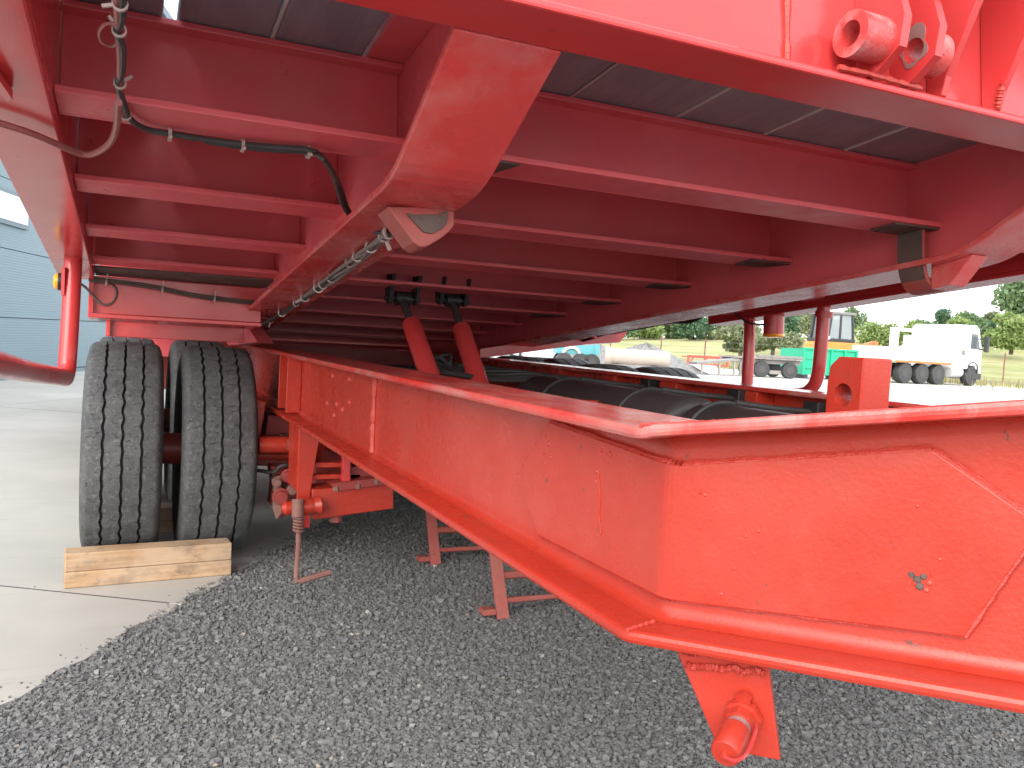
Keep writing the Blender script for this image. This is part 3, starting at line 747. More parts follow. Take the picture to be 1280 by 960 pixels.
# cable below the right rail
RC = [(640, 441), (690, 434), (735, 424), (760, 416), (800, 410), (835, 403), (862, 402), (880, 394), (884, 388)]
MB().tube(curve([on_x(x, y, 2.2) for x, y in RC], 5), 0.008, 7).build('cable', M['black_rubber'], tr, smooth=True)
MB().tube(curve([on_x(x, y, 2.4) for x, y in [(915, 388), (925, 397), (935, 403), (945, 405), (958, 406)]], 5), 0.004, 7).build('cable', M['black_rubber'], tr, smooth=True)
for (x, y, l) in ((743, 418, 9), (852, 396, 10), (633, 434, 8)):
    p = Vector(on_x(x, y - l * 0.5, 2.0)); q = Vector(on_x(x, y + l * 0.5, 2.0))
    MB().box(p.x - 0.01, p.x + 0.01, p.y - 0.012, p.y + 0.012, q.z, p.z + 0.01).build('cable_bracket', M['red_deck'], tr)

# --- hydraulic rams
for (xc, pts) in ((0.905, [(505, 358), (514, 404), (535, 464)]), (1.122, [(566, 365), (576, 409), (597, 474)])):
    A, B, C = [Vector(on_x(px, py, xc)) for px, py in pts]
    ax = (C - B).normalized()
    bar = MB().lathe([(0, 0.028), (0.004, 0.033), (0.02, 0.034), (0.42, 0.034), (0.43, 0.028)], B, ax, 28).build('hydraulic_ram', M['red'], tr, smooth=True)
    MB().lathe([(-0.17, 0.0145), (-0.001, 0.0145)], B, ax, 20).build('piston_rod', M['chrome'], bar, smooth=True)
    MB().ring(B - ax * 0.006, B - ax * 0.0002, 0.024, 0.015, 20).build('gland', M['red_worn'], bar, smooth=True)
    top = B - ax * 0.150
    for s in (-1, 1):
        MB().prism([(top.y - 0.05, top.z + 0.085), (top.y + 0.05, top.z + 0.085), (top.y + 0.035, top.z - 0.005), (top.y + 0.01, top.z - 0.022), (top.y - 0.02, top.z - 0.018)], 'x', top.x + s * 0.05 - 0.007, top.x + s * 0.05 + 0.007).build('clevis_plate', M['dark'], bar, bevel=0.002)
    MB().tube([(top.x - 0.066, top.y, top.z), (top.x + 0.066, top.y, top.z)], 0.012, 14).build('clevis_pin', M['dark'], bar, smooth=True)
    MB().lathe([(-0.028, 0.026), (0.028, 0.026)], (top.x, top.y, top.z), (1, 0, 0), 18).build('rod_eye', M['dark'], bar, smooth=True)

# --- chassis rails (I beams, kinked to the drawbar)
AL = R_(38); TD = np.array([math.sin(AL), -math.cos(AL)]); PN = np.array([math.cos(AL), math.sin(AL)])
def rail_pts(off):                                            # plan line of a rail at an offset inwards from the outer flange edge
    xb = 0.480 + off
    yb = 0.732 + off * math.tan(AL / 2)
    bend = np.array([xb, yb]); a = bend + np.array([0, 0.013]); b = bend + TD * 0.013
    q = lambda t: a * (1 - t) ** 2 + bend * 2 * t * (1 - t) + b * t * t
    return [np.array([xb, 7.3]), np.array([xb, 3.0]), np.array([xb, 1.6]), a, q(0.25), q(0.5), q(0.75), b, bend + TD * 0.36, bend + TD * 0.75, bend + TD * 1.02]
ZB = [0.545, 0.550, 0.552, 0.550, 0.550, 0.5505, 0.551, 0.5515, 0.567, 0.588, 0.600]
ZT = [0.778, 0.778, 0.778, 0.779, 0.7795, 0.780, 0.781, 0.7835, 0.839, 0.868, 0.880]
def swept(mb, offs0, offs1, z0s, z1s, mir=False):
    A, B = rail_pts(offs0), rail_pts(offs1); V = []; n = len(A)
    for i in range(n):
        for p, z in ((A[i], z0s[i]), (B[i], z0s[i]), (B[i], z1s[i]), (A[i], z1s[i])):
            V.append((2.30 - p[0] if mir else p[0], p[1], z))
    F = [(0, 1, 2, 3), tuple(4 * (n - 1) + k for k in (3, 2, 1, 0))]
    for i in range(n - 1):
        for k in range(4): F.append((4 * i + k, 4 * i + (k + 1) % 4, 4 * (i + 1) + (k + 1) % 4, 4 * (i + 1) + k))
    mb.add(V, F); return mb
FW, WEB = 0.14, 0.062
def swept_profile(mb, prof_, mir=False):                        # prof_: (offset, height above base or below top, which)
    V, F = [], []; n = len(prof_); m = len(ZB)
    cols = [rail_pts(o) for o, _, _ in prof_]
    for i in range(m):
        for (o, z, w), c in zip(prof_, cols):
            V.append((2.30 - c[i][0] if mir else c[i][0], c[i][1], (ZB[i] if w == 0 else ZT[i] - (0.012 if mir else 0)) + z))
    F = [tuple(range(n)), tuple(n * (m - 1) + k for k in range(n - 1, -1, -1))]
    for i in range(m - 1):
        for k in range(n): F.append((n * i + k, n * i + (k + 1) % n, n * (i + 1) + (k + 1) % n, n * (i + 1) + k))
    return mb.add(V, F)
RF = 0.016
pf = []
for k in range(6): a = math.pi / 2 * k / 5; pf.append((WEB - RF + RF * math.sin(a), 0.0142 + RF - RF * math.cos(a), 0))
for k in range(6): a = math.pi / 2 * k / 5; pf.append((WEB - RF + RF * math.cos(a), -0.0142 - RF + RF * math.sin(a), 1))
for k in range(6): a = math.pi / 2 * k / 5; pf.append((WEB + 0.012 + RF - RF * math.sin(a), -0.0142 - RF + RF * math.cos(a), 1))
for k in range(6): a = math.pi / 2 * k / 5; pf.append((WEB + 0.012 + RF - RF * math.cos(a), 0.0142 + RF - RF * math.sin(a), 0))
for mir in (False, True):
    web = swept_profile(MB(), pf, mir).build('chassis_rail', M['red_rail'], tr, smooth=True)
    swept(MB(), 0, FW, ZB, [z + 0.014 for z in ZB], mir).build('bottom_flange', M['red_rail'], web, bevel=0.005)
    swept(MB(), 0, FW, [z - 0.014 - (0.012 if mir else 0) for z in ZT], [z - (0.012 if mir else 0) for z in ZT], mir).build('top_flange', M['red_top'], web, bevel=0.005)
    if not mir: left_web = web
def sweptz(off, zoff, base):
    return [(p[0], p[1], z + zoff) for p, z in zip(rail_pts(off), base)]
wp = sweptz(0.0, 0.0145, ZB)[5]; wq = sweptz(WEB - 0.02, 0.0145, ZB)[5]
weld([wp, tuple((np.array(wp) + np.array(wq)) / 2), wq], 0.0035, left_web)
wp = sweptz(0.0, 0.0005, ZT)[5]; wq = sweptz(FW, 0.0005, ZT)[5]
weld([wp, tuple((np.array(wp) + np.array(wq)) / 2), wq], 0.003, left_web)
# doubler plate over the kink
bx = 0.480 + WEB; by = 0.732 + WEB * math.tan(AL / 2)
def wl(y, z, o=0.0): return (bx - o, y, z)                     # on the straight web
def wr(t, z, o=0.0): q = np.array([bx, by]) + TD * t - PN * o; return (q[0], q[1], z)
def wbend(k, z, o):                                            # points round the bend, k = 0..4
    P = rail_pts(WEB - o)[3 + k]; return (P[0], P[1], z)
yl = lambda px, py: on_x(px, py, bx)
P_top = [yl(652, 595), yl(693, 528)]; P_bot = [yl(678, 680)]
def onr(px, py):
    q = on(px, py, (PN[0], PN[1], 0), PN @ np.array([bx, by])); return ((q[:2] - np.array([bx, by])) @ TD, q[2])
r1, r2, r3 = onr(1165, 562), onr(1300, 655), onr(1205, 793)
def outline(o):
    return ([wl(P_top[0][1], P_top[0][2], o), wl(P_top[1][1], P_top[1][2], o)] + [wbend(k, 0.737, o) for k in range(5)] + [wr(r1[0], r1[1], o), wr(r2[0], r2[1], o), wr(r3[0], r3[1], o)]
            + [wbend(k, 0.590, o) for k in (4, 3, 2, 1, 0)] + [wl(P_bot[0][1], max(P_bot[0][2], 0.588), o)])
outl, outr = outline(0.0), outline(0.009)
nO = len(outl)
caps = [(0, 1, 2, 14, 15)] + [(2 + k, 3 + k, 13 - k, 14 - k) for k in range(4)] + [(6, 7, 8, 9, 10)]
mb = MB(); mb.add(outl + outr, [tuple(nO + i for i in c) for c in caps] + [tuple(reversed(c)) for c in caps] + [(i, (i + 1) % nO, nO + (i + 1) % nO, nO + i) for i in range(nO)])
dp = mb.build('doubler_plate', M['red_rail'], left_web, bevel=0.0012)
for seg in [(15, 0), (0, 1), (1, 2)] + [(k, k + 1) for k in range(2, 7)] + [(7, 8), (8, 9), (9, 10)] + [(k, k + 1) for k in range(10, 15)] :
    a, b = [np.array(outr[i]) * 0.45 + np.array(outl[i]) * 0.55 for i in seg]
    weld([tuple(a), tuple(b)], 0.0045 if seg[0] in (7, 8) else (0.0043 if seg[0] < 7 else 0.003), left_web, 14)
for (px, py, r_) in [(1140, 716, 5), (1147, 722, 6), (1155, 718, 5), (1162, 726, 4), (1150, 730, 6), (1143, 727, 4), (1158, 735, 4), (1165, 716, 3), (878, 614, 4), (884, 617, 3), (1147, 631, 3), (1175, 697, 3), (920, 708, 3), (904, 740, 3), (868, 720, 3), (935, 668, 3), (950, 662, 3), (945, 690, 2), (928, 690, 2), (900, 690, 2), (955, 705, 2), (1060, 650, 2), (1010, 760, 2)]:
    t_, z_ = onr(px, py); c_ = Vector(wr(t_, z_, 0.0088)); rad = r_ * 0.00068
    MB().lathe([(0, rad), (rad * 0.35, rad * 0.8), (rad * 0.5, 0)], c_, (-PN[0], -PN[1], random.uniform(-0.2, 0.2)), 7).build('paint_blister', M['grimy'] if (r_ > 4) else M['red_rail'], dp, smooth=True)
for (px, py, r_) in [(682, 545, 4), (686, 555, 5), (680, 566, 4), (688, 572, 4), (681, 580, 3), (742, 558, 4), (752, 563, 4), (763, 568, 5), (772, 572, 4), (746, 590, 4), (744, 602, 3), (712, 655, 3), (760, 580, 3)]:
    q_ = on_x(px, py, bx - 0.0088); rad = r_ * 0.0008
    MB().lathe([(0, rad), (rad * 0.3, rad * 0.8), (rad * 0.45, 0)], q_, (-1, 0, random.uniform(-0.2, 0.2)), 7).build('paint_blister', M['red_rail'], dp, smooth=True)
MB().tube(curve([on_x(748, 592, bx - 0.0095), on_x(750, 620, bx - 0.0095), on_x(749, 645, bx - 0.0095), on_x(751, 667, bx - 0.0095)], 4), 0.0011, 6).build('paint_run', M['red_rail'], dp, smooth=True)
# web stiffeners, weld spots
weld([(bx - 0.002, 1.98, 0.572), (bx - 0.002, 1.985, 0.66), (bx - 0.002, 1.98, 0.758)], 0.008, left_web)
for yy in (2.95, 3.12):
    MB().box(0.492, bx - 0.001, yy, yy + 0.012, 0.570, 0.762).build('web_stiffener', M['red_rail'], left_web, bevel=0.002)
for (px, py) in ((416, 470), (437, 474), (421, 505), (428, 512), (437, 503), (409, 504), (418, 519)):
    p = yl(px, py); MB().lathe([(0, 0.009), (0.004, 0.006), (0.006, 0)], p, (-1, 0, 0), 8).build('weld_spot', M['weld'], left_web, smooth=True)
# inside of the right rail
for yy in (1.55, 1.95, 2.35, 2.75, 3.2):
    MB().box(1.680, 2.30 - bx - 0.0125, yy, yy + 0.10, 0.5705, 0.751).build('web_stiffener', M['red_rail'], tr, bevel=0.002)
MB().box(1.70, 1.72, 1.48, 1.54, 0.62, 0.755).build('mounting_plate', M['rust'], tr)
for yy in (1.18, 2.15, 4.3, 5.6):
    mb = MB(); mb.box(0.615, 1.685, yy, yy + 0.012, 0.566, 0.70); mb.box(0.615, 1.685, yy, yy + 0.07, 0.5525, 0.5655)
    mb.build('chassis_cross_member', M['red_rail'], tr, bevel=0.002)

mb = MB(); mb.box(0.622, 1.678, 4.92, 4.94, 0.30, 0.765); mb.box(0.622, 1.678, 4.90, 5.0, 0.285, 0.2995); mb.build('light_block_beam', M['red_gear'], tr, bevel=0.004)  # added cross beam, blocks light leaking in under the deck from behind
MB().tube([(0.40, 5.02, 0.70), (1.90, 5.02, 0.70)], 0.05, 16).build('pivot_tube', M['red_gear'], tr, smooth=True)
MB().box(-0.10, 2.40, 7.55, 7.57, 0.30, 0.62).build('light_block_plate', M['red_gear'], tr, bevel=0.004)  # tail plate added to keep rear light off the deck underside
# --- deck lock block with its pin hole
lx, ly = 1.172, 1.09
wid_ = 0.070
hole = [];
L0 = 0.70; L1 = 0.866
poly = [(ly, L0), (ly, L1), (ly + 0.058, L1), (ly + 0.078, L1 - 0.018), (ly + 0.082, L1 - 0.05), (ly + 0.082, L0)]
lug = MB().prism(poly, 'x', lx, lx + wid_).build('lock_block', M['red_rail'], tr, bevel=0.003)
cut = MB().tube([(lx - 0.03, ly + 0.042, 0.797), (lx + wid_ + 0.03, ly + 0.042, 0.797)], 0.021, 28).build('cutter', M['red_rail'])
bo = lug.modifiers.new('hole', 'BOOLEAN'); bo.object = cut; bo.operation = 'DIFFERENCE'
bpy.context.view_layer.update()
dg = bpy.context.evaluated_depsgraph_get(); me_new = bpy.data.meshes.new_from_object(lug.evaluated_get(dg))
lug.modifiers.clear(); lug.data = me_new; bpy.data.objects.remove(cut)
lug.data.materials.clear(); lug.data.materials.append(M['red_rail'])
MB().box(lx - 0.12, lx + 0.2, ly - 0.005, ly + 0.13, 0.62, 0.6995).build('lock_crossbar', M['red_rail'], tr, bevel=0.003)

# --- black air tanks between the rails
def air_tank(xc, zc, y0, y1, r, straps):
    t = MB().lathe([(0, 0.0), (0.003, r * 0.5), (0.010, r * 0.85), (0.018, r * 0.96), (0.03, r), (y1 - y0 - 0.03, r), (y1 - y0 - 0.018, r * 0.96), (y1 - y0 - 0.010, r * 0.85), (y1 - y0 - 0.003, r * 0.5), (y1 - y0, 0)], (xc, y0, zc), (0, 1, 0), 40).build('air_tank', M['tank'], tr, smooth=True)
    for yy in straps:
        pts = []
        for k in range(25):
            a = math.pi * (0.02 + 0.96 * k / 24) + math.pi * 0.0
            pts.append((xc - (r + 0.004) * math.cos(a), yy, zc + (r + 0.004) * math.sin(a)))
        s = MB()
        s.tube(pts, 0.0065, 8); s.build('strap', M['black_rubber'], t, smooth=True)
        MB().tube([(xc + r * 0.25, yy, zc + r * 0.985 + 0.006), (xc + r + 0.04, yy + 0.004, zc + r * 0.93), (1.70, yy + 0.01, zc + r * 0.86)], 0.0085, 10).build('strap_rod', M['black_rubber'], t, smooth=True)
        MB().box(1.655, 1.70, yy - 0.02, yy + 0.035, zc + r * 0.55, zc + r + 0.012).build('strap_bracket', M['dark'], t, bevel=0.003)
air_tank(1.36, 0.614, 1.79, 2.76, 0.128, (2.02, 2.50))
air_tank(1.365, 0.606, 0.98, 1.782, 0.126, (1.70,))
# hoses and clutter behind the tanks
for k in range(7):
    y = 2.6 + k * 0.17; pts = [(0.75 + 0.1 * k, y, 0.70), (0.9 + 0.08 * k, y + 0.1, 0.745 + 0.02 * (k % 3)), (1.2, y + 0.15, 0.72), (1.5, y + 0.05, 0.735), (1.66, y, 0.68)]
    MB().tube(curve(pts, 6), 0.009, 8).build('hose', M['black_rubber'], tr, smooth=True)
vb = MB(); vb.box(1.40, 1.60, 2.75, 2.95, 0.62, 0.735); vb.box(1.44, 1.54, 2.70, 2.7495, 0.65, 0.71); vb.build('valve_block', M['dark'], tr, bevel=0.005)
MB().box(0.85, 1.15, 3.35, 3.55, 0.60, 0.73).build('valve_block', M['dark'], tr, bevel=0.006)

# --- axles, springs, brackets
for yy in (3.36, 4.33):
    MB().tube([(-0.1, yy, 0.39), (2.40, yy, 0.39)], 0.058, 20).build('axle', M['red_gear'], tr, smooth=True)
    for xx in (0.55, 1.75):
        for k in range(5):
            L = 0.46 - k * 0.06
            MB().box(xx - 0.035, xx + 0.035, yy - L, yy + L, 0.455 - k * 0.0125 + 0.0005, 0.467 - k * 0.0125).build('leaf_spring', M['rust'], tr)
        MB().box(xx - 0.055, xx + 0.055, yy - 0.07, yy + 0.07, 0.325, 0.40).build('spring_seat', M['rust'], tr, bevel=0.004)
        for s in (-1, 1):
            MB().prism([(yy + s * 0.44, 0.552), (yy + s * 0.58, 0.552), (yy + s * 0.52, 0.41), (yy + s * 0.46, 0.41)], 'x', xx - 0.05, xx + 0.05).build('spring_hanger', M['red_rail'], tr, bevel=0.003)
    for xx in (0.66, 1.62):
        MB().lathe([(0, 0.03), (0.01, 0.075), (0.06, 0.08), (0.07, 0.085), (0.08, 0.08), (0.13, 0.07), (0.14, 0.0)], (xx, yy - 0.24, 0.40), (0, 1, 0.1), 20).build('brake_chamber', M['dark'], tr, smooth=True)
        MB().prism([(yy - 0.12, 0.42), (yy - 0.08, 0.42), (yy + 0.02, 0.26), (yy - 0.03, 0.24)], 'x', xx - 0.08, xx - 0.06).build('brake_lever', M['rust'], tr)
# crossing red tubes seen behind the hanger
MB().tube([(0.42, 3.05, 0.445), (1.9, 3.05, 0.445)], 0.030, 16).build('torque_tube', M['red_rail'], tr, smooth=True)
MB().box(0.48, 1.82, 3.30, 3.31, 0.42, 0.544).build('chassis_cross_member', M['red_gear'], tr)
def yblock(name, pxs, y, t, mat, parent, bev=0.004):
    pts = [on_y(px, py, y) for px, py in pxs]; n = len(pts)
    mb = MB(); mb.add(pts + [(p[0], p[1] + t, p[2]) for p in pts], [tuple(range(n)), tuple(range(2 * n - 1, n - 1, -1))] + [(i, (i + 1) % n, n + (i + 1) % n, n + i) for i in range(n)])
    return mb.build(name, mat, parent, bevel=bev)
yblock('spring_hanger', [(319, 497), (333, 503), (330, 522), (325, 545), (317, 545)], 3.12, 0.10, M['red_rail'], tr)
yblock('spring_box', [(335, 518), (372, 522), (373, 549), (331, 549)], 3.22, 0.12, M['red_gear'], tr)
yblock('torque_beam', [(315, 545), (378, 545), (378, 584), (309, 582), (309, 545)], 3.18, 0.10, M['red_gear'], tr)
pA, pB = on_y(308, 569, 3.16), on_y(378, 570, 3.16)
MB().tube([pA, pB], 0.017, 14).build('torque_rod', M['red_rail'], tr, smooth=True)
yblock('brake_bracket', [(338, 583), (377, 583), (377, 622), (366, 640), (350, 648), (339, 632), (342, 606)], 3.10, 0.10, M['red_gear'], tr)
yblock('slack_adjuster', [(343, 596), (352, 594), (354, 640), (346, 650), (341, 636)], 3.05, 0.035, M['rust'], tr)
for (px, py, r_) in ((361, 596, 0.018), (352, 622, 0.022), (366, 614, 0.014), (347, 604, 0.013)):
    q = on_y(px, py, 3.02); MB().lathe([(0, 0.0), (0.002, r_), (0.02, r_), (0.021, r_ * 1.4), (0.07, r_ * 1.4)], q, (0.05, 1, 0), 12).build('brake_bolt', M['red_gear'] if r_ > 0.015 else M['rust'], tr, smooth=True)
MB().tube(curve([on_y(322, 588, 3.08), on_y(342, 590, 3.05), on_y(350, 583, 3.04), on_y(362, 582, 3.04), on_y(376, 590, 3.06)], 5), 0.007, 8).build('brake_hose', M['black_rubber'], tr, smooth=True)
yblock('inner_bracket', [(396, 556), (432, 574), (432, 612), (392, 612)], 2.98, 0.05, M['red_gear'], tr)
# hanger frame in front of the wheel, with an opening and two bars
yh = 2.72
H = lambda px, py: on_y(px, py, yh)
def yplate(name, pxs, y, t, mat, parent):
    pts = [on_y(px, py, y) for px, py in pxs]; n = len(pts)
    mb = MB(); mb.add(pts + [(p[0], p[1] + t, p[2]) for p in pts], [tuple(range(n)), tuple(range(2 * n - 1, n - 1, -1))] + [(i, (i + 1) % n, n + (i + 1) % n, n + i) for i in range(n)])
    return mb.build(name, mat, parent, bevel=0.0025)
hg = yplate('hanger_plate', [(374, 529), (412, 540), (401, 549), (398, 556), (389, 610), (386, 632), (371, 632)], yh, 0.014, M['red_rail'], tr)
MB().box(H(374, 529)[0], H(374, 529)[0] + 0.012, yh + 0.0143, yh + 0.16, 0.34, 0.55).build('side_plate', M['red_rail'], hg)
for (py, z) in ((582, 0), (597, 0)):
    p = H(392, py); MB().box(p[0], p[0] + 0.16, yh + 0.02, yh + 0.05, p[2] - 0.010, p[2] + 0.006).build('hanger_bar', M['red_rail'], hg, bevel=0.002)
leg = yplate('hanger_post', [(429, 562), (438, 568), (438, 606), (428, 604)], yh - 0.02, 0.03, M['red'], tr)
MB().box(H(440, 570)[0], H(440, 570)[0] + 0.10, yh + 0.02, yh + 0.08, 0.37, 0.54).build('hanger_box', M['red_gear'], tr, bevel=0.004)
bb = [on_y(390, 612, 2.70), on_y(492, 604, 2.70), on_y(492, 636, 2.70), on_y(391, 650, 2.70)]
MB().hexa(bb, [(p[0] + 0.01, p[1] + 0.11, p[2]) for p in bb]).build('equalizer_beam', M['red_rail'], tr, bevel=0.004)
yplate('beam_plate', [(411, 605), (470, 598), (484, 606), (425, 614)], 2.685, 0.10, M['red_gear'], tr)
for (px, py) in ((420, 612), (447, 609), (470, 603)):
    p = on_y(px, py, 2.69); MB().lathe([(-0.004, 0.011), (0.010, 0.011), (0.010, 0.006), (0.02, 0.006)], p, (0, 0, 1), 6).build('bolt', M['rust'], tr)
p = on_y(419, 652, 2.75); MB().lathe([(0, 0.02), (0.03, 0.02)], p, (0, 0, 1), 6).build('bolt', M['red_worn'], tr)
# pivot, coil spring and crank handle
yc = 2.66
A = Vector(on_y(352, 636, yc)); B = Vector(on_y(392, 632, yc))
pv = MB().lathe([(0, 0.012), (0.012, 0.022), (0.03, 0.022), (0.031, 0.016), (0.055, 0.016), (0.056, 0.026), (0.085, 0.028), (0.10, 0.022), (0.12, 0.03), (0.13, 0.018)], A, B - A, 18).build('brake_pivot', M['red_rail'], tr, smooth=True)
pvs = Vector(on_y(372, 634, yc - 0.03))
MB().lathe([(-0.03, 0.018), (0.025, 0.018)], pvs, (0, 0.2, 1), 16).build('pivot_eye', M['rust'], pv, smooth=True)
c0 = Vector(on_y(373, 640, yc - 0.03)); c1_ = Vector(on_y(373, 664, yc - 0.03)); helix = []
for k in range(73):
    t = k / 72; a = t * 6 * 2 * math.pi; q = c0.lerp(c1_, t); helix.append((q.x + 0.014 * math.cos(a), q.y + 0.014 * math.sin(a), q.z))
MB().tube(helix, 0.0042, 6).build('coil_spring', M['rust'], pv, smooth=True)
hnd = [on_y(373, 634, yc - 0.03), on_y(373, 680, yc - 0.03), on_y(370, 722, yc - 0.03), on_y(371, 726, yc - 0.03), on_y(376, 726, yc - 0.03), on_y(413, 715, yc - 0.03)]
hd_ = MB(); hd_.tube(hnd[:3], 0.0085, 10); hd_.tube([hnd[2], hnd[3], hnd[4], hnd[5]], 0.0095, 8); hd_.build('crank_handle', M['rust'], pv, smooth=True)
p = on_y(383, 640, yc); MB().box(p[0] - 0.006, p[0] + 0.012, yc, yc + 0.02, p[2] - 0.05, p[2]).build('pivot_link', M['red'], pv)

# --- ladder shaped support legs
for yl_ in (2.98, 2.345):
    for xx in (1.075, 1.45):
        mb = MB().hexa([(xx - 0.02, yl_ - 0.02, 0.0), (xx + 0.02, yl_ - 0.02, 0.0), (xx + 0.02, yl_ - 0.012, 0.0), (xx - 0.02, yl_ - 0.012, 0.0)], [(xx - 0.02, yl_ + 0.25, 0.552), (xx + 0.02, yl_ + 0.25, 0.552), (xx + 0.02, yl_ + 0.258, 0.552), (xx - 0.02, yl_ + 0.258, 0.552)])
        mb.hexa([(xx + 0.012, yl_ - 0.012, 0.0), (xx + 0.02, yl_ - 0.012, 0.0), (xx + 0.02, yl_ + 0.03, 0.0), (xx + 0.012, yl_ + 0.03, 0.0)], [(xx + 0.012, yl_ + 0.258, 0.552), (xx + 0.02, yl_ + 0.258, 0.552), (xx + 0.02, yl_ + 0.30, 0.552), (xx + 0.012, yl_ + 0.30, 0.552)])
        sl = mb.build('support_leg', M['leg_paint'], tr)
        MB().box(xx - 0.065, xx - 0.021, yl_ - 0.012, yl_ + 0.03, 0.012, 0.030).build('toe', M['leg_paint'], sl, bevel=0.003)
    for zz in (0.045, 0.115, 0.30):
        yy = yl_ + zz * 0.49
        MB().tube([(1.09, yy, zz), (1.44, yy, zz)], 0.013 if zz > 0.05 else 0.009, 8).build('rung', M['leg_paint'], sl, smooth=True)

# --- bracket plate with the capped hydraulic coupling
def onb(px, py, o): return tuple(on(px, py, (PN[0], PN[1], 0), PN @ np.array([0.48, 0.732]) + o))
bp = [onb(842, 806, 0.03), onb(959, 818, 0.03), onb(975, 951, 0.03), onb(898, 936, 0.03)]
bpl = MB().hexa(bp, [(p[0] + PN[0] * 0.008, p[1] + PN[1] * 0.008, p[2]) for p in bp]).build('coupling_bracket', M['red_rail'], tr, bevel=0.0015)
cp0 = Vector(onb(930, 895, 0.03)); cp1 = Vector(on(906, 943, (PN[0], PN[1], 0), PN @ np.array([0.48, 0.732]) - 0.030))
axc = (cp1 - cp0); Lc = axc.length; axc.normalize()
cpl = MB().lathe([(0.0, 0.020), (0.006, 0.020), (0.007, 0.0165), (0.018, 0.0165)], cp0, axc, 8).build('coupling', M['red_rail'], bpl)
MB().lathe([(0.0182, 0.0125), (0.026, 0.0125)], cp0, axc, 20).build('coupling_neck', M['zinc'], bpl, smooth=True)
MB().lathe([(0.0262, 0.0145), (0.029, 0.0150), (Lc - 0.003, 0.0150), (Lc, 0.013), (Lc + 0.0005, 0.004), (Lc + 0.004, 0.0035), (Lc + 0.0045, 0)], cp0, axc, 20).build('dust_cap', M['red_rail'], bpl, smooth=True)
side = axc.cross(Vector((0, 0, 1))).normalized(); upv = side.cross(axc)
loop = [cp1 + axc * 0.003, cp1 + axc * 0.006 - side * 0.012 + upv * 0.002, cp1 - side * 0.021 + upv * 0.008, cp0.lerp(cp1, 0.55) - side * 0.021 + upv * 0.010, cp0.lerp(cp1, 0.25) - side * 0.017 + upv * 0.006]
MB().tube(curve([tuple(q) for q in loop], 6), 0.0018, 6).build('cap_cord', M['red'], bpl, smooth=True)
for k in range(5):
    q = cp0 - axc * 0.002 + upv * (0.02 + 0.007 * k); MB().lathe([(0, 0.0085), (0.006, 0.0085)], Vector(q) , axc, 6).build('thread', M['red_rail'], bpl) if k == 0 else None
a, b = np.array(bp[0]), np.array(bp[1])
weld([tuple(a * (1 - t) + b * t + np.array([-PN[0] * 0.004, -PN[1] * 0.004, -0.002 + random.uniform(-0.003, 0.001)])) for t in np.linspace(0.12, 0.96, 14)], 0.0042, bpl)
a, b = np.array(onb(846, 830, 0.027)), np.array(onb(960, 843, 0.027))
weld([tuple(a * (1 - t) + b * t + np.array([0, 0, random.uniform(-0.003, 0.004)])) for t in np.linspace(0.1, 0.96, 12)], 0.0035, bpl)

# --- wheels
def tyre_mesh():
    SEG, PER = 264, 44
    Rr = 0.39
    prof = []      # (x, r, zig, groove)
    def rc(x): return Rr - 0.005 * (x / 0.1) ** 2
    left = [(-0.078, 0.235), (-0.098, 0.25), (-0.114, 0.275), (-0.1255, 0.305), (-0.124, 0.335), (-0.118, 0.362), (-0.112, 0.3765), (-0.105, 0.3825), (-0.097, 0.3848)]
    prof += [(x, r, 0, 0) for x, r in left]
    for g in (-0.058, 0.0, 0.058):
        prof += [(g - 0.0045, rc(g), 1, 0), (g - 0.0037, rc(g) - 0.0105, 1, 1), (g + 0.0037, rc(g) - 0.0105, 1, 1), (g + 0.0045, rc(g), 1, 0)]
        if g < 0.05: prof += [(g + 0.028, rc(g + 0.028), 0, 0)]
    prof += [(-x, r, 0, 0) for x, r in reversed(left)]
    n = len(prof); V = []; G = []
    for k in range(SEG):
        a = 2 * math.pi * k / SEG; ph = (k % (SEG // PER)) / (SEG // PER)
        zg = 0.0026 * math.sin(2 * math.pi * k / (SEG / PER)) * (0.75 + 0.35 * math.sin(a * 5 + 1))
        wob = 0.0007 * math.sin(a * 13) + 0.0006 * math.sin(a * 29 + 1)
        for (x, r, z, g) in prof:
            rr = r + (wob + random.uniform(-0.0004, 0.0004) if (abs(x) < 0.1 and not g) else 0)
            V.append((x + z * zg, rr * math.cos(a), rr * math.sin(a))); G.append(g)
    F = []
    for k in range(SEG):
        for i in range(n - 1):
            F.append((k * n + i, k * n + i + 1, ((k + 1) % SEG) * n + i + 1, ((k + 1) % SEG) * n + i))
    me = bpy.data.meshes.new('tyre'); me.from_pydata(V, [], F)
    at = me.attributes.new('groove', 'FLOAT', 'POINT'); at.data.foreach_set('value', G)
    bm = bmesh.new(); bm.from_mesh(me); bmesh.ops.recalc_face_normals(bm, faces=bm.faces); bm.to_mesh(me); bm.free()
    me.polygons.foreach_set('use_smooth', [True] * len(me.polygons)); me.set_sharp_from_angle(angle=R_(40))
    me.materials.append(M['tyre']); return me
ty_me = tyre_mesh()
rim_mb = MB(); rim_mb.lathe([(-0.09, 0.20), (-0.088, 0.245), (-0.075, 0.245), (-0.06, 0.215), (0.06, 0.215), (0.075, 0.245), (0.088, 0.245), (0.09, 0.20), (0.07, 0.19), (0.055, 0.12), (0.06, 0.07), (0.04, 0.0)], (0, 0, 0), (1, 0, 0), 36)
rim_me = rim_mb.mesh('wheel', M['rim'], True)
k = 0
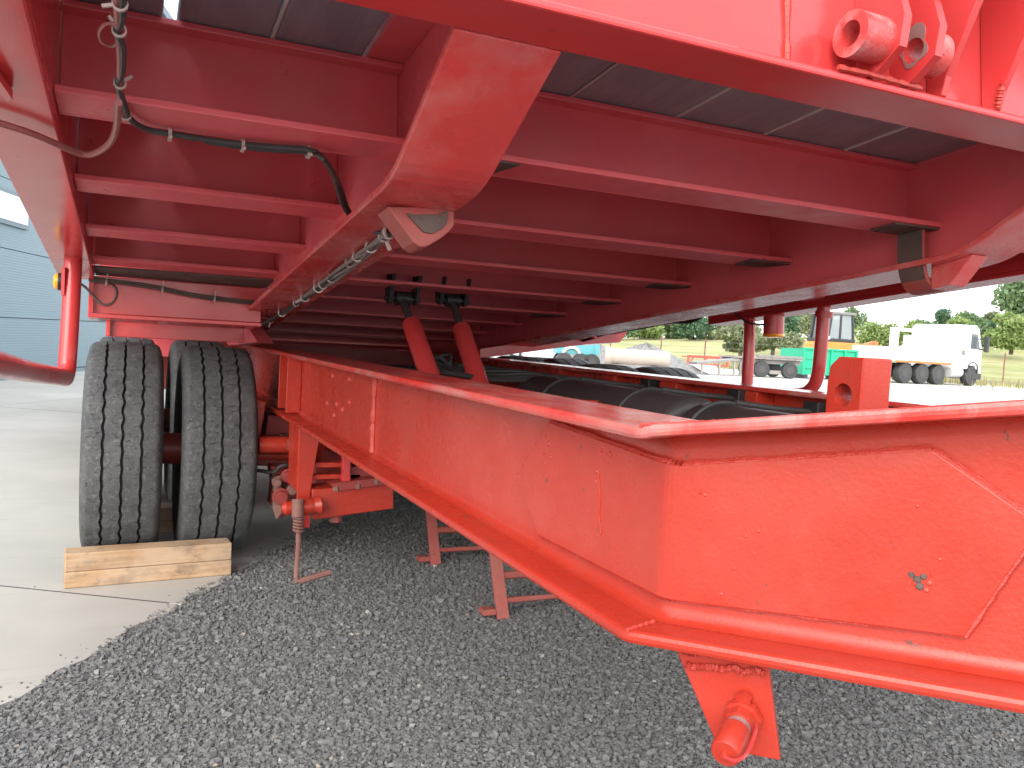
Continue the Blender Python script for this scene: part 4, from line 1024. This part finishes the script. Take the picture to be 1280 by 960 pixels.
for yy in (3.36, 4.33):
    for xx in (-0.016, 0.292, 2.008, 2.316):
        w = bpy.data.objects.new('wheel', rim_me); col.objects.link(w)
        w.matrix_basis = Matrix.Translation((xx, yy, 0.3895)) @ Matrix.Rotation(0.7 * k, 4, 'X'); attach(w, tr)
        t = bpy.data.objects.new('tyre', ty_me); col.objects.link(t); t.parent = w
        k += 1

# ------------------------------------------------------------------ timber chocks
def chock(x0, y0, x1, y1, hgt, thick, label):
    L = math.hypot(x1 - x0, y1 - y0); e = empty('timber_chock', (x0, y0, 0), math.atan2(y1 - y0, x1 - x0))
    tag(e, label, 'timber')
    for a, b in ((0.001, hgt * 0.47), (hgt * 0.47 + 0.0012, hgt)):
        o = MB().box(0 if a < 0.01 else 0.001, L if a < 0.01 else L - 0.001, 0.0 if a < 0.01 else 0.0012, thick, a, b).build('plank', M['wood'], None, bevel=0.0025); o.parent = e
    return e
chock(-0.170, 2.948, 0.338, 2.994, 0.112, 0.085, 'pale timber beam wedged in front of the dual tyres on the concrete')
chock(-0.12, 3.66, 0.42, 3.68, 0.10, 0.09, 'timber beam behind the front dual tyres, glimpsed between them')

# ------------------------------------------------------------------ far yard on the right
def pxm(dep): return dep / FPX
CR = CAMR[:, 0].copy(); CR[2] = 0; CR /= np.linalg.norm(CR)
YAW0 = math.atan2(CR[1], CR[0])
def wheel_at(parent, x, y, r, wd, ax='y', name='wheel'):
    mb = MB(); d = (0, 1, 0)
    mb.lathe([(-wd / 2, r * 0.6), (-wd / 2, r * 0.95), (-wd * 0.4, r), (wd * 0.4, r), (wd / 2, r * 0.95), (wd / 2, r * 0.6), (wd * 0.4, r * 0.55), (wd * 0.4, 0)], (x, y, r), d, 20)
    o = local(mb, name, M['black_plastic'], parent, smooth=True)
    hb = MB().lathe([(-wd / 2 - 0.01, 0.0), (-wd / 2 - 0.01, r * 0.45), (-wd / 2 + 0.05, r * 0.58)], (x, y, r), d, 14); local(hb, 'rim', M['dark_rim'], o, smooth=True)
    return o

# white flatbed truck (local x: forward, towards the right of the picture)
tk = empty('flatbed_truck', far(1131, 37.0, -0.03), YAW0 + R_(30))
tag(tk, 'white flatbed truck with rusty sideboards parked in the far yard', 'truck')
local(MB().box(-0.4, 5.9, 0.55, 0.75, 0.55, 0.80).box(-0.4, 5.9, 1.45, 1.65, 0.55, 0.80), 'chassis_frame', M['black_plastic'], tk)
local(MB().box(-0.7, 3.3, 0.0, 2.2, 0.98, 1.08), 'flatbed', M['white_worn'], tk)
for (x0, x1) in ((-0.7, 0.62), (0.64, 1.96), (1.98, 3.3)): local(MB().box(x0, x1, -0.05, -0.005, 0.99, 1.62), 'sideboard', M['white_worn'], tk)
local(MB().box(-0.74, -0.70, 0.0, 2.2, 0.95, 1.6), 'tailboard', M['white_worn'], tk)
local(MB().box(-0.70, 3.3, -0.07, -0.0505, 0.93, 1.02), 'rust_edge', M['orange_rust'], tk)
for k in range(9):
    x = 0.9 + 0.28 * k; z0 = 1.62; hgt = random.uniform(0.12, 0.45)
    local(MB().lathe([(0, 0.28), (hgt * 0.5, 0.22), (hgt, 0.02)], (x, 0.6 + 0.25 * (k % 3), z0 - 0.1), (random.uniform(-0.3, 0.3), 0, 1), 7), 'load_lump', M['white_worn'], tk)
local(MB().box(0.62, 0.72, 0.9, 1.3, 1.08, 2.5).box(0.55, 2.3, 1.0, 1.2, 2.35, 2.5).box(1.55, 1.75, 0.9, 1.25, 1.1, 2.2), 'loader_crane', M['white_paint'], tk)
cabp = [(3.55, 0.78), (3.55, 2.62), (3.75, 2.82), (5.15, 2.86), (5.40, 2.70), (5.72, 1.75), (5.76, 0.55), (5.45, 0.55), (5.38, 0.95), (4.75, 0.95), (4.68, 0.78)]
cab = local(MB().prism(cabp, 'y', 0.0, 2.25), 'cab', M['white_paint'], tk, bevel=0.05)
local(MB().prism([(4.78, 1.75), (4.78, 2.45), (5.26, 2.45), (5.50, 1.75)], 'y', -0.02, -0.004), 'side_window', M['dark_glass'], cab)
local(MB().prism([(5.44, 2.62), (5.735, 1.72), (5.75, 1.72), (5.46, 2.63)], 'y', 0.15, 2.1), 'windscreen', M['dark_glass'], cab)
local(MB().box(4.12, 4.36, -0.02, -0.004, 1.42, 1.66), 'air_vent', M['grey_steel'], cab)
local(MB().box(5.42, 5.56, -0.42, -0.24, 1.62, 2.35).box(5.45, 5.5, -0.25, -0.002, 2.2, 2.26).box(5.45, 5.5, -0.25, -0.002, 1.72, 1.78), 'mirror', M['black_plastic'], cab)
local(MB().box(5.05, 5.79, -0.02, 2.27, 0.32, 0.62), 'bumper', M['black_plastic'], tk, bevel=0.03)
local(MB().ribbon([(4.70, 0.62), (4.72, 0.95), (4.9, 1.08), (5.2, 1.08), (5.4, 0.95), (5.44, 0.62)], 0.05, -0.03, 0.3, 'y'), 'mudguard', M['black_plastic'], tk)
local(MB().lathe([(0, 0.0), (0.01, 0.26), (0.9, 0.26), (0.91, 0)], (3.55, 0.3, 0.62), (1, 0, 0), 20), 'fuel_tank', M['silver'], tk, smooth=True)
for x in (0.15, 1.35, 2.55, 5.08):
    wheel_at(tk, x, 0.18, 0.47, 0.32); wheel_at(tk, x, 2.0, 0.47, 0.32)
for k in range(4): local(MB().box(0.75 + 0.12 * k, 0.80 + 0.12 * k, 0.5, 1.7, 0.3, 0.9), 'brake_gear', M['black_plastic'], tk)

# green skip
sk = empty('green_skip', far(1004, 36.0, -0.03), YAW0 + R_(18))
tag(sk, 'bright green steel skip container in front of the orange machine', 'skip')
local(MB().box(0, 2.75, 0, 0.05, 0.18, 1.28).box(0, 0.05, 0.0505, 1.6, 0.18, 1.28).box(2.70, 2.75, 0.0505, 1.6, 0.18, 1.28).box(0.0505, 2.6995, 1.55, 1.6, 0.18, 1.28).box(0.0505, 2.6995, 0.0505, 1.5495, 0.18, 0.24), 'body', M['green_skip'], sk)
for x in (-0.03, 0.68, 1.38, 2.08, 2.70): local(MB().box(x, x + 0.09, -0.07, -0.003, 0.16, 1.26), 'rib', M['green_skip'], sk)
local(MB().box(-0.05, 2.8, -0.08, 0.06, 1.265, 1.345), 'top_rail', M['green_skip'], sk)
for z in (0.45, 0.85): local(MB().box(0.06, 0.68, -0.05, -0.003, z, z + 0.05), 'door_bar', M['green_skip'], sk)
local(MB().box(0.1, 0.3, 0.0, 1.5, 0.0, 0.175).box(2.4, 2.6, 0.0, 1.5, 0.0, 0.175), 'runner', M['black_plastic'], sk)

# orange loader with a cab
ld = empty('orange_loader', far(1032, 44.0, -0.03), YAW0 + R_(20))
tag(ld, 'orange wheeled loader with a dark framed glass cab behind the green skip', 'loader')
local(MB().prism([(-0.1, 0.6), (-0.1, 1.72), (0.1, 1.82), (1.9, 1.82), (3.5, 1.55), (3.5, 0.6)], 'y', 0, 1.7), 'body', M['orange'], ld, bevel=0.06)
local(MB().box(2.1, 3.5, 0.2, 1.5, 1.56, 1.8), 'engine_cover', M['orange_rust'], ld, bevel=0.04)
cabf = MB()
for (x, y) in ((0.0, 0.02), (1.7, 0.02), (0.15, 1.5), (1.6, 1.5)):
    cabf.hexa([(x, y, 1.8), (x + 0.13, y, 1.8), (x + 0.13, y + 0.13, 1.8), (x, y + 0.13, 1.8)], [(x * 0.8 + 0.18, y, 3.25), (x * 0.8 + 0.31, y, 3.25), (x * 0.8 + 0.31, y + 0.13, 3.25), (x * 0.8 + 0.18, y + 0.13, 3.25)])
cabf.box(0.05, 1.85, 0.0, 1.65, 1.83, 1.98)
cabf.box(0.8, 0.92, 0.03, 0.12, 1.98, 3.2)
cf = local(cabf, 'cab', M['black_plastic'], ld)
local(MB().box(0.08, 1.80, -0.05, 1.7, 3.25, 3.40), 'roof', M['grey_steel'], cf, bevel=0.04)
local(MB().prism([(0.16, 1.99), (0.30, 3.24), (0.80, 3.24), (0.80, 1.99)], 'y', 0.06, 0.08), 'pane', M['cab_glass'], cf)
local(MB().prism([(0.92, 1.99), (0.92, 3.24), (1.52, 3.24), (1.66, 1.99)], 'y', 0.06, 0.08), 'pane', M['cab_glass'], cf)
local(MB().box(0.3, 1.5, 1.54, 1.56, 2.0, 3.2), 'pane', M['cab_glass'], cf)
local(MB().box(0.6, 1.2, 0.6, 1.2, 1.98, 2.6), 'seat', M['black_plastic'], cf)
local(MB().hexa([(2.2, 0.4, 1.6), (2.4, 0.4, 1.6), (2.4, 0.7, 1.6), (2.2, 0.7, 1.6)], [(3.6, 0.4, 2.0), (3.8, 0.4, 1.9), (3.8, 0.7, 1.9), (3.6, 0.7, 2.0)]).box(3.5, 3.75, 0.35, 0.75, 1.2, 1.98), 'boom', M['orange_rust'], ld)
for x in (0.5, 2.7): wheel_at(ld, x, 0.05, 0.6, 0.4); wheel_at(ld, x, 1.65, 0.6, 0.4)
local(MB().tube([(0.02, -0.05, 2.0), (0.02, -0.12, 2.0)], 0.09, 12), 'work_lamp', M['silver'], ld)

# flatbed trailer with grey planks
ft = empty('plank_trailer', far(918, 34.0, -0.03), YAW0 + R_(6))
tag(ft, 'low grey flatbed trailer with weathered planks left of the green skip', 'trailer')
local(MB().box(0, 2.9, 0.2, 0.32, 0.56, 0.74).box(0, 2.9, 1.4, 1.52, 0.56, 0.74), 'frame', M['grey_steel'], ft)
for k in range(9): local(MB().box(0.0 + 0.325 * k, 0.31 + 0.325 * k, 0, 1.8, 0.742 + 0.006 * (k % 2), 0.80 + 0.012 * (k % 3)), 'plank', M['grey_plank'], ft)
local(MB().box(1.0, 2.9, -0.05, 0.3, 0.83, 0.92), 'side_beam', M['grey_steel'], ft)
for x in (1.2, 2.4): wheel_at(ft, x, 0.1, 0.33, 0.25); wheel_at(ft, x, 1.7, 0.33, 0.25)
local(MB().box(0.35, 0.42, 0.2, 0.3, 0.0, 0.56).box(1.6, 2.1, 0.15, 0.25, 0.15, 0.30), 'prop', M['grey_plank'], ft)
# stack of flat grey steel left of it
f2 = empty('steel_ramp', far(872, 33.0, -0.03), YAW0 + R_(4))
tag(f2, 'low grey steel loading ramp lying left of the plank trailer', 'ramp')
local(MB().prism([(0, 0.40), (1.7, 0.62), (1.7, 0.70), (0, 0.48)], 'y', 0, 1.2), 'ramp_plate', M['grey_steel'], f2)
for x in (0.2, 0.9, 1.5): local(MB().box(x, x + 0.07, 0.02, 0.1, 0, 0.42 + 0.13 * x), 'ramp_leg', M['grey_plank'], f2)
rr_ = empty('red_beam_frame', far(860, 40.0, -0.03), YAW0 + R_(2))
tag(rr_, 'faded red steel frame lying in the yard beside the gravel heap', 'frame')
local(MB().box(0, 2.0, 0, 0.1, 0.62, 0.72).box(0, 2.0, 0.0, 0.1, 0.25, 0.33).box(0.0, 0.1, 0.0, 0.1, 0.3305, 0.6195).box(1.9, 2.0, 0.0, 0.1, 0.3305, 0.6195).box(0, 2.0, 0.1005, 1.2, 0.60, 0.66), 'frame', M['red_far'], rr_)
for x in (0.1, 0.75, 1.3): local(MB().prism([(x, 0.331), (x + 0.06, 0.331), (x + 0.22, 0.619), (x + 0.16, 0.619)], 'y', 0.01, 0.08), 'brace', M['red_far'], rr_)
sh = empty('white_sheet_stack', far(872, 36.5, -0.03), YAW0 + R_(8))
tag(sh, 'low stack of white sheets on the ground below the red frame', 'sheets')
for k in range(4): local(MB().box(0.03 * k, 1.05 - 0.04 * k, 0.02 * k, 1.2, 0.08 * k, 0.08 * k + 0.075), 'sheet', M['white_paint'], sh)

# aggregate heap
def heap(px, dep, rad, hgt, label):
    c = far(px, dep, -0.05); V, F = [], []; nr, na = 22, 72
    for i in range(nr + 1):
        for k in range(na):
            r = i / nr; a = 2 * math.pi * k / na
            rr = rad * r * (1 + 0.12 * math.sin(3 * a + 1) + 0.06 * math.sin(7 * a))
            z = hgt * max(0, 1 - r ** 1.15) * (1 + 0.08 * math.sin(5 * a + 4 * r)) + random.uniform(-0.025, 0.025) * (r < 0.97)
            V.append((c[0] + rr * math.cos(a), c[1] + rr * math.sin(a), c[2] + z))
    for i in range(nr):
        for k in range(na): F.append((i * na + k, i * na + (k + 1) % na, (i + 1) * na + (k + 1) % na, (i + 1) * na + k))
    mb = MB(); mb.v, mb.f = V, F
    return tag(mb.build('gravel_heap', M['heap'], smooth=False), label, 'heap')
heap(808, 34, 2.7, 1.08, 'grey heap of crushed aggregate beyond the right hand wheels')
heap(748, 44, 3.2, 0.95, 'long low grey aggregate heap behind the pale concrete pipe')
pp = empty('concrete_pipe', far(757, 29.0, 0.30), YAW0 + R_(-4))
tag(pp, 'pale concrete pipe lying in front of the gravel heap', 'pipe')
local(MB().ring((0, 0, 0.25), (2.2, 0, 0.25), 0.27, 0.21, 28), 'pipe_barrel', M['pale_conc'], pp, smooth=True)
local(MB().ring((-0.01, 0, 0.25), (0.22, 0, 0.25), 0.315, 0.2705, 28), 'pipe_collar', M['pale_conc'], pp, smooth=True)
local(MB().box(0.3, 0.5, -0.4, 0.4, -0.34, -0.022).box(1.6, 1.8, -0.4, 0.4, -0.34, -0.022), 'bearer', M['grey_plank'], pp)

te = empty('teal_dumper', far(697, 30.0, -0.03), YAW0 + R_(4))
tag(te, 'teal site dumper with a pale wheel arch left of the concrete pipe', 'dumper')
local(MB().prism([(0, 0.55), (0, 1.18), (1.5, 1.18), (1.45, 0.55)], 'y', 0, 1.3), 'body', M['teal'], te, bevel=0.02)
local(MB().box(-0.03, 1.53, -0.04, 0.0, 1.02, 1.08), 'body_rail', M['silver'], te)
local(MB().box(1.35, 1.52, -0.04, -0.001, 0.55, 1.0), 'end_plate', M['teal'], te)
arch = [(0.15 + 0.36 + 0.36 * math.cos(math.pi * k / 12), 0.50 + 0.36 * math.sin(math.pi * k / 12)) for k in range(13)]
local(MB().ribbon(arch, 0.10, -0.10, 0.5, 'y'), 'wheel_arch', M['white_worn'], te)
for x in (0.25, 0.85, 1.25): wheel_at(te, x, -0.05, 0.30, 0.28)
wheel_at(te, 0.3, 1.2, 0.3, 0.28); wheel_at(te, 1.2, 1.2, 0.3, 0.28)
vn = empty('white_van', far(655, 34.0, -0.03), YAW0 + R_(10))
tag(vn, 'plain white van parked left of the teal dumper', 'van')
local(MB().prism([(0, 0.3), (0, 1.25), (0.15, 1.42), (1.3, 1.42), (1.4, 1.25), (1.4, 0.3)], 'y', 0, 3.2), 'body', M['white_paint'], vn, bevel=0.06)
local(MB().box(0.2, 1.2, -0.02, -0.002, 0.85, 1.25), 'rear_window', M['white_worn'], vn)
wheel_at(vn, 0.2, 0.5, 0.3, 0.2); wheel_at(vn, 1.2, 0.5, 0.3, 0.2); wheel_at(vn, 0.2, 2.6, 0.3, 0.2); wheel_at(vn, 1.2, 2.6, 0.3, 0.2)

# fence: rusty posts and wires
fe = empty('wire_fence', far(900, 50.0, -0.02)); tag(fe, 'wire fence on thin rusty posts along the edge of the field', 'fence')
fpx = [(640, 55), (700, 55), (763, 55), (826, 54.5), (881, 54), (940, 53), (1005, 52), (1070, 50), (1135, 48), (1195, 46.5), (1255, 45), (1320, 44)]
tops = []
for px, dep in fpx:
    p = far(px, dep, -0.03)
    MB().tube([p, (p[0] + 0.01, p[1] + 0.02, 1.0), (p[0] + 0.02, p[1], 1.72)], 0.045, 6).build('post', M['rust'], fe, smooth=True); tops.append(p)
for z in (0.35, 0.75, 1.15, 1.55):
    MB().tube(curve([(p[0], p[1] - 0.05, z + 0.02 * math.sin(i * 2)) for i, p in enumerate(tops)], 2), 0.008, 4).build('wire', M['grey_steel'], fe)

# dry grass tufts along the fence
V, F = [], []
for i in range(5200):
    px = random.uniform(640, 1330); dep = np.interp(px, [640, 881, 1320], [54, 52, 43]) + random.gauss(0, 2.2) - 0.6
    p = far(px, dep, -0.03); hgt = random.uniform(0.12, 0.5); a = random.uniform(0, 6.28); wd = random.uniform(0.01, 0.03); lean = random.uniform(-0.25, 0.25)
    o = len(V); dx, dy = math.cos(a) * wd, math.sin(a) * wd
    V += [(p[0] - dx, p[1] - dy, p[2]), (p[0] + dx, p[1] + dy, p[2]), (p[0] + lean * hgt + dx * 0.2, p[1] + lean * 0.5, p[2] + hgt)]
    F.append((o, o + 1, o + 2))
mb = MB(); mb.v, mb.f = V, F
me = bpy.data.meshes.new('grass_tufts'); me.from_pydata(V, [], F); me.materials.append(M['tuft'])
gt = bpy.data.objects.new('grass_tufts', me); col.objects.link(gt); gt['kind'] = 'stuff'
tag(gt, 'dry grass and weeds growing along the wire fence', 'grass')

# trees and bushes beyond the field
def tree(name, px, ybase, ytop, wpx, dep, mat, label, cat, group=None, n=1500, leaf=None, trunk=True, lob=9):
    z0 = CAMC[2] - (ybase - (400 + 0.056 * (px - 165))) * dep / FPX * 1.0
    hgt = (ybase - ytop) * dep / FPX * 1.08; rw = wpx * dep / FPX / 2 * 1.25; n = int(n * 1.4)
    c = far(px, dep, z0); root = empty(name, c); tag(root, label, cat, group)
    t0 = 0.28 if trunk else 0.02
    mb = MB(); rad = max(0.05, rw * 0.06)
    mb.tube([(0, 0, -0.6), (0.03 * rw, 0, hgt * 0.3), (-0.02 * rw, 0.02 * rw, hgt * 0.75)], rad, 7, [rad * 1.3, rad, rad * 0.3])
    lobes = []
    for k in range(lob):
        a = random.uniform(0, 6.28); zz = random.uniform(t0 + 0.12, 0.86); rmax = rw * (0.72 if zz < 0.6 else 0.72 * (1.25 - zz) / 0.65)
        q = random.uniform(0.25, 1) * rmax; s = random.uniform(0.32, 0.52)
        lobes.append((q * math.cos(a), q * math.sin(a), zz * hgt, s * rw, s * min(rw, hgt * 0.5)))
        if k < 6: mb.tube([(0, 0, hgt * (0.2 + 0.3 * zz)), (q * math.cos(a) * 0.6, q * math.sin(a) * 0.6, hgt * (0.2 + 0.6 * zz)), (q * math.cos(a), q * math.sin(a), zz * hgt)], rad * 0.5, 5, [rad * 0.55, rad * 0.35, rad * 0.12])
    lobes.append((0, 0, 0.72 * hgt, 0.42 * rw, 0.26 * hgt)); lobes.append((0, 0, 0.5 * hgt, 0.6 * rw, 0.25 * hgt))
    o = local(mb, 'trunk', M['bark'], root, smooth=True)
    L = np.array(lobes); pick = rng.choice(len(L), n, p=(L[:, 3] ** 2) / (L[:, 3] ** 2).sum())
    d = rng.normal(size=(n, 3)); d /= np.linalg.norm(d, axis=1)[:, None]; rr = rng.uniform(0.35, 1.08, n) ** 0.6
    P = L[pick, :3] + d * rr[:, None] * np.stack([L[pick, 3], L[pick, 3], L[pick, 4]], 1)
    P[:, 2] = np.maximum(P[:, 2], 0.02 * hgt)
    lf = leaf or max(0.10, min(rw, hgt) * 0.085)
    u = rng.normal(size=(n, 3)); u /= np.linalg.norm(u, axis=1)[:, None]; w_ = np.cross(u, rng.normal(size=(n, 3))); w_ /= np.linalg.norm(w_, axis=1)[:, None]
    s = (lf * rng.uniform(0.6, 1.4, n))[:, None]
    Q = np.stack([P - u * s, P - w_ * s * 0.55, P + u * s, P + w_ * s * 0.55], 1).reshape(-1, 3)
    me = bpy.data.meshes.new('crown'); me.from_pydata(Q.tolist(), [], [(4 * i, 4 * i + 1, 4 * i + 2, 4 * i + 3) for i in range(n)]); me.materials.append(mat)
    cr = bpy.data.objects.new('crown', me); col.objects.link(cr); cr.parent = root
    return root
T = tree
hb = [(770, 424, 402, 44, 'leaf_mid', 'mid green hedge bush right of the slanted red wheel guard'), (800, 423, 398, 50, 'leaf_light', 'light green hedge bush beyond the field, second in the row'),
      (832, 422, 396, 50, 'leaf_mid', 'mid green hedge bush behind the left fence post'), (862, 422, 394, 44, 'leaf_dark', 'dark green bush in the far hedge left of the second fence post'),
      (892, 423, 392, 40, 'leaf_olive', 'greyish olive bush ending the far hedge'), (912, 426, 400, 34, 'leaf_light', 'light green bush at the end of the hedge left of the guard tube'),
      (700, 425, 404, 60, 'leaf_mid', 'mid green hedge bush beyond the teal dumper'), (650, 426, 405, 60, 'leaf_light', 'light green hedge bush beyond the white van')]
for i, (px, yb, yt, w_, m_, lab) in enumerate(hb):
    T('hedge_bush', px, yb + 2, yt - 3, w_, 120 + 4 * (i % 3), M[m_], lab, 'bush', 'hedge bushes beyond the field', 1500, trunk=False)
rw_ = [(1150, 402, 40, 'leaf_mid', 'mid green bush half hidden behind the truck load'), (1195, 400, 40, 'leaf_light', 'light green bush just over the truck cab roof'),
       (1222, 398, 38, 'leaf_mid', 'mid green bush right of the truck cab mirror'), (1248, 400, 40, 'leaf_dark', 'dark green bush beside the pale lamp pole'), (1040, 404, 44, 'leaf_light', 'light green bush seen through the loader cab')]
for px, yt, w_, m_, lab in rw_:
    T('hedge_bush', px, 434, yt, w_, 105, M[m_], lab, 'bush', 'bushes beyond the truck', 1500, trunk=False)
T('bush', 925, 440, 408, 56, 70, M['leaf_olive'], 'sprawling pale olive bush right behind the near red guard tube', 'bush', None, 2200, trunk=False)
T('bush', 965, 442, 416, 60, 66, M['leaf_olive'], 'low scrubby bush in front of the dark round tree', 'bush', None, 2000, trunk=False)
T('broadleaf_tree', 985, 430, 392, 44, 90, M['leaf_dark'], 'dark green round tree behind the scrub and the amber lamp', 'tree', None, 2600)
T('broadleaf_tree', 1012, 437, 388, 36, 80, M['leaf_olive'], 'olive green tree just left of the loader cab', 'tree', None, 1800)
T('broadleaf_tree', 1062, 430, 386, 34, 110, M['leaf_mid'], 'mid green tree showing above the loader cab roof', 'tree', None, 1400)
for (px, yt, w_, lab) in ((1088, 405, 36, 'light green bush between the loader and the truck bed'), (1112, 404, 36, 'light green bush rising above the truck bed'), (1136, 402, 34, 'light green bush left of the white truck cab')):
    T('bush', px, 440, yt, w_, 85, M['leaf_light'], lab, 'bush', 'light green bushes behind the truck', 1500, trunk=False)
T('conifer_tree', 1178, 425, 386, 26, 120, M['leaf_dark'], 'small dark tree standing over the truck cab roof', 'tree', None, 1600)
T('broadleaf_tree', 1205, 425, 394, 40, 125, M['leaf_mid'], 'mid green tree right above the truck cab', 'tree', None, 1600)
T('broadleaf_tree', 1232, 425, 392, 36, 125, M['leaf_olive'], 'greyish green tree beside the pale lamp pole', 'tree', None, 1500)
T('broadleaf_tree', 1283, 425, 352, 70, 115, M['leaf_mid'], 'tall grey green tree at the right edge of the view', 'tree', None, 4200, lob=16)
T('bush', 1262, 436, 396, 54, 90, M['leaf_light'], 'bright green bush below the tall tree at the right edge', 'bush', None, 2600, trunk=False)
T('broadleaf_tree', 1340, 425, 360, 80, 115, M['leaf_mid'], 'tree standing to the right of the tall grey green tree', 'tree', None, 1500)
p = far(1242, 100, 4.0); lpz = empty('lamp_pole', p); tag(lpz, 'thin pale lamp pole among the trees beyond the truck', 'lamp pole')
local(MB().tube([(0, 0, -1.5), (0, 0, 4.2)], 0.07, 8), 'pole', M['silver'], lpz, smooth=True)
local(MB().tube([(0, 0, 4.15), (-0.5, 0, 4.3)], 0.05, 6), 'arm', M['silver'], lpz)
bpy.context.view_layer.update()
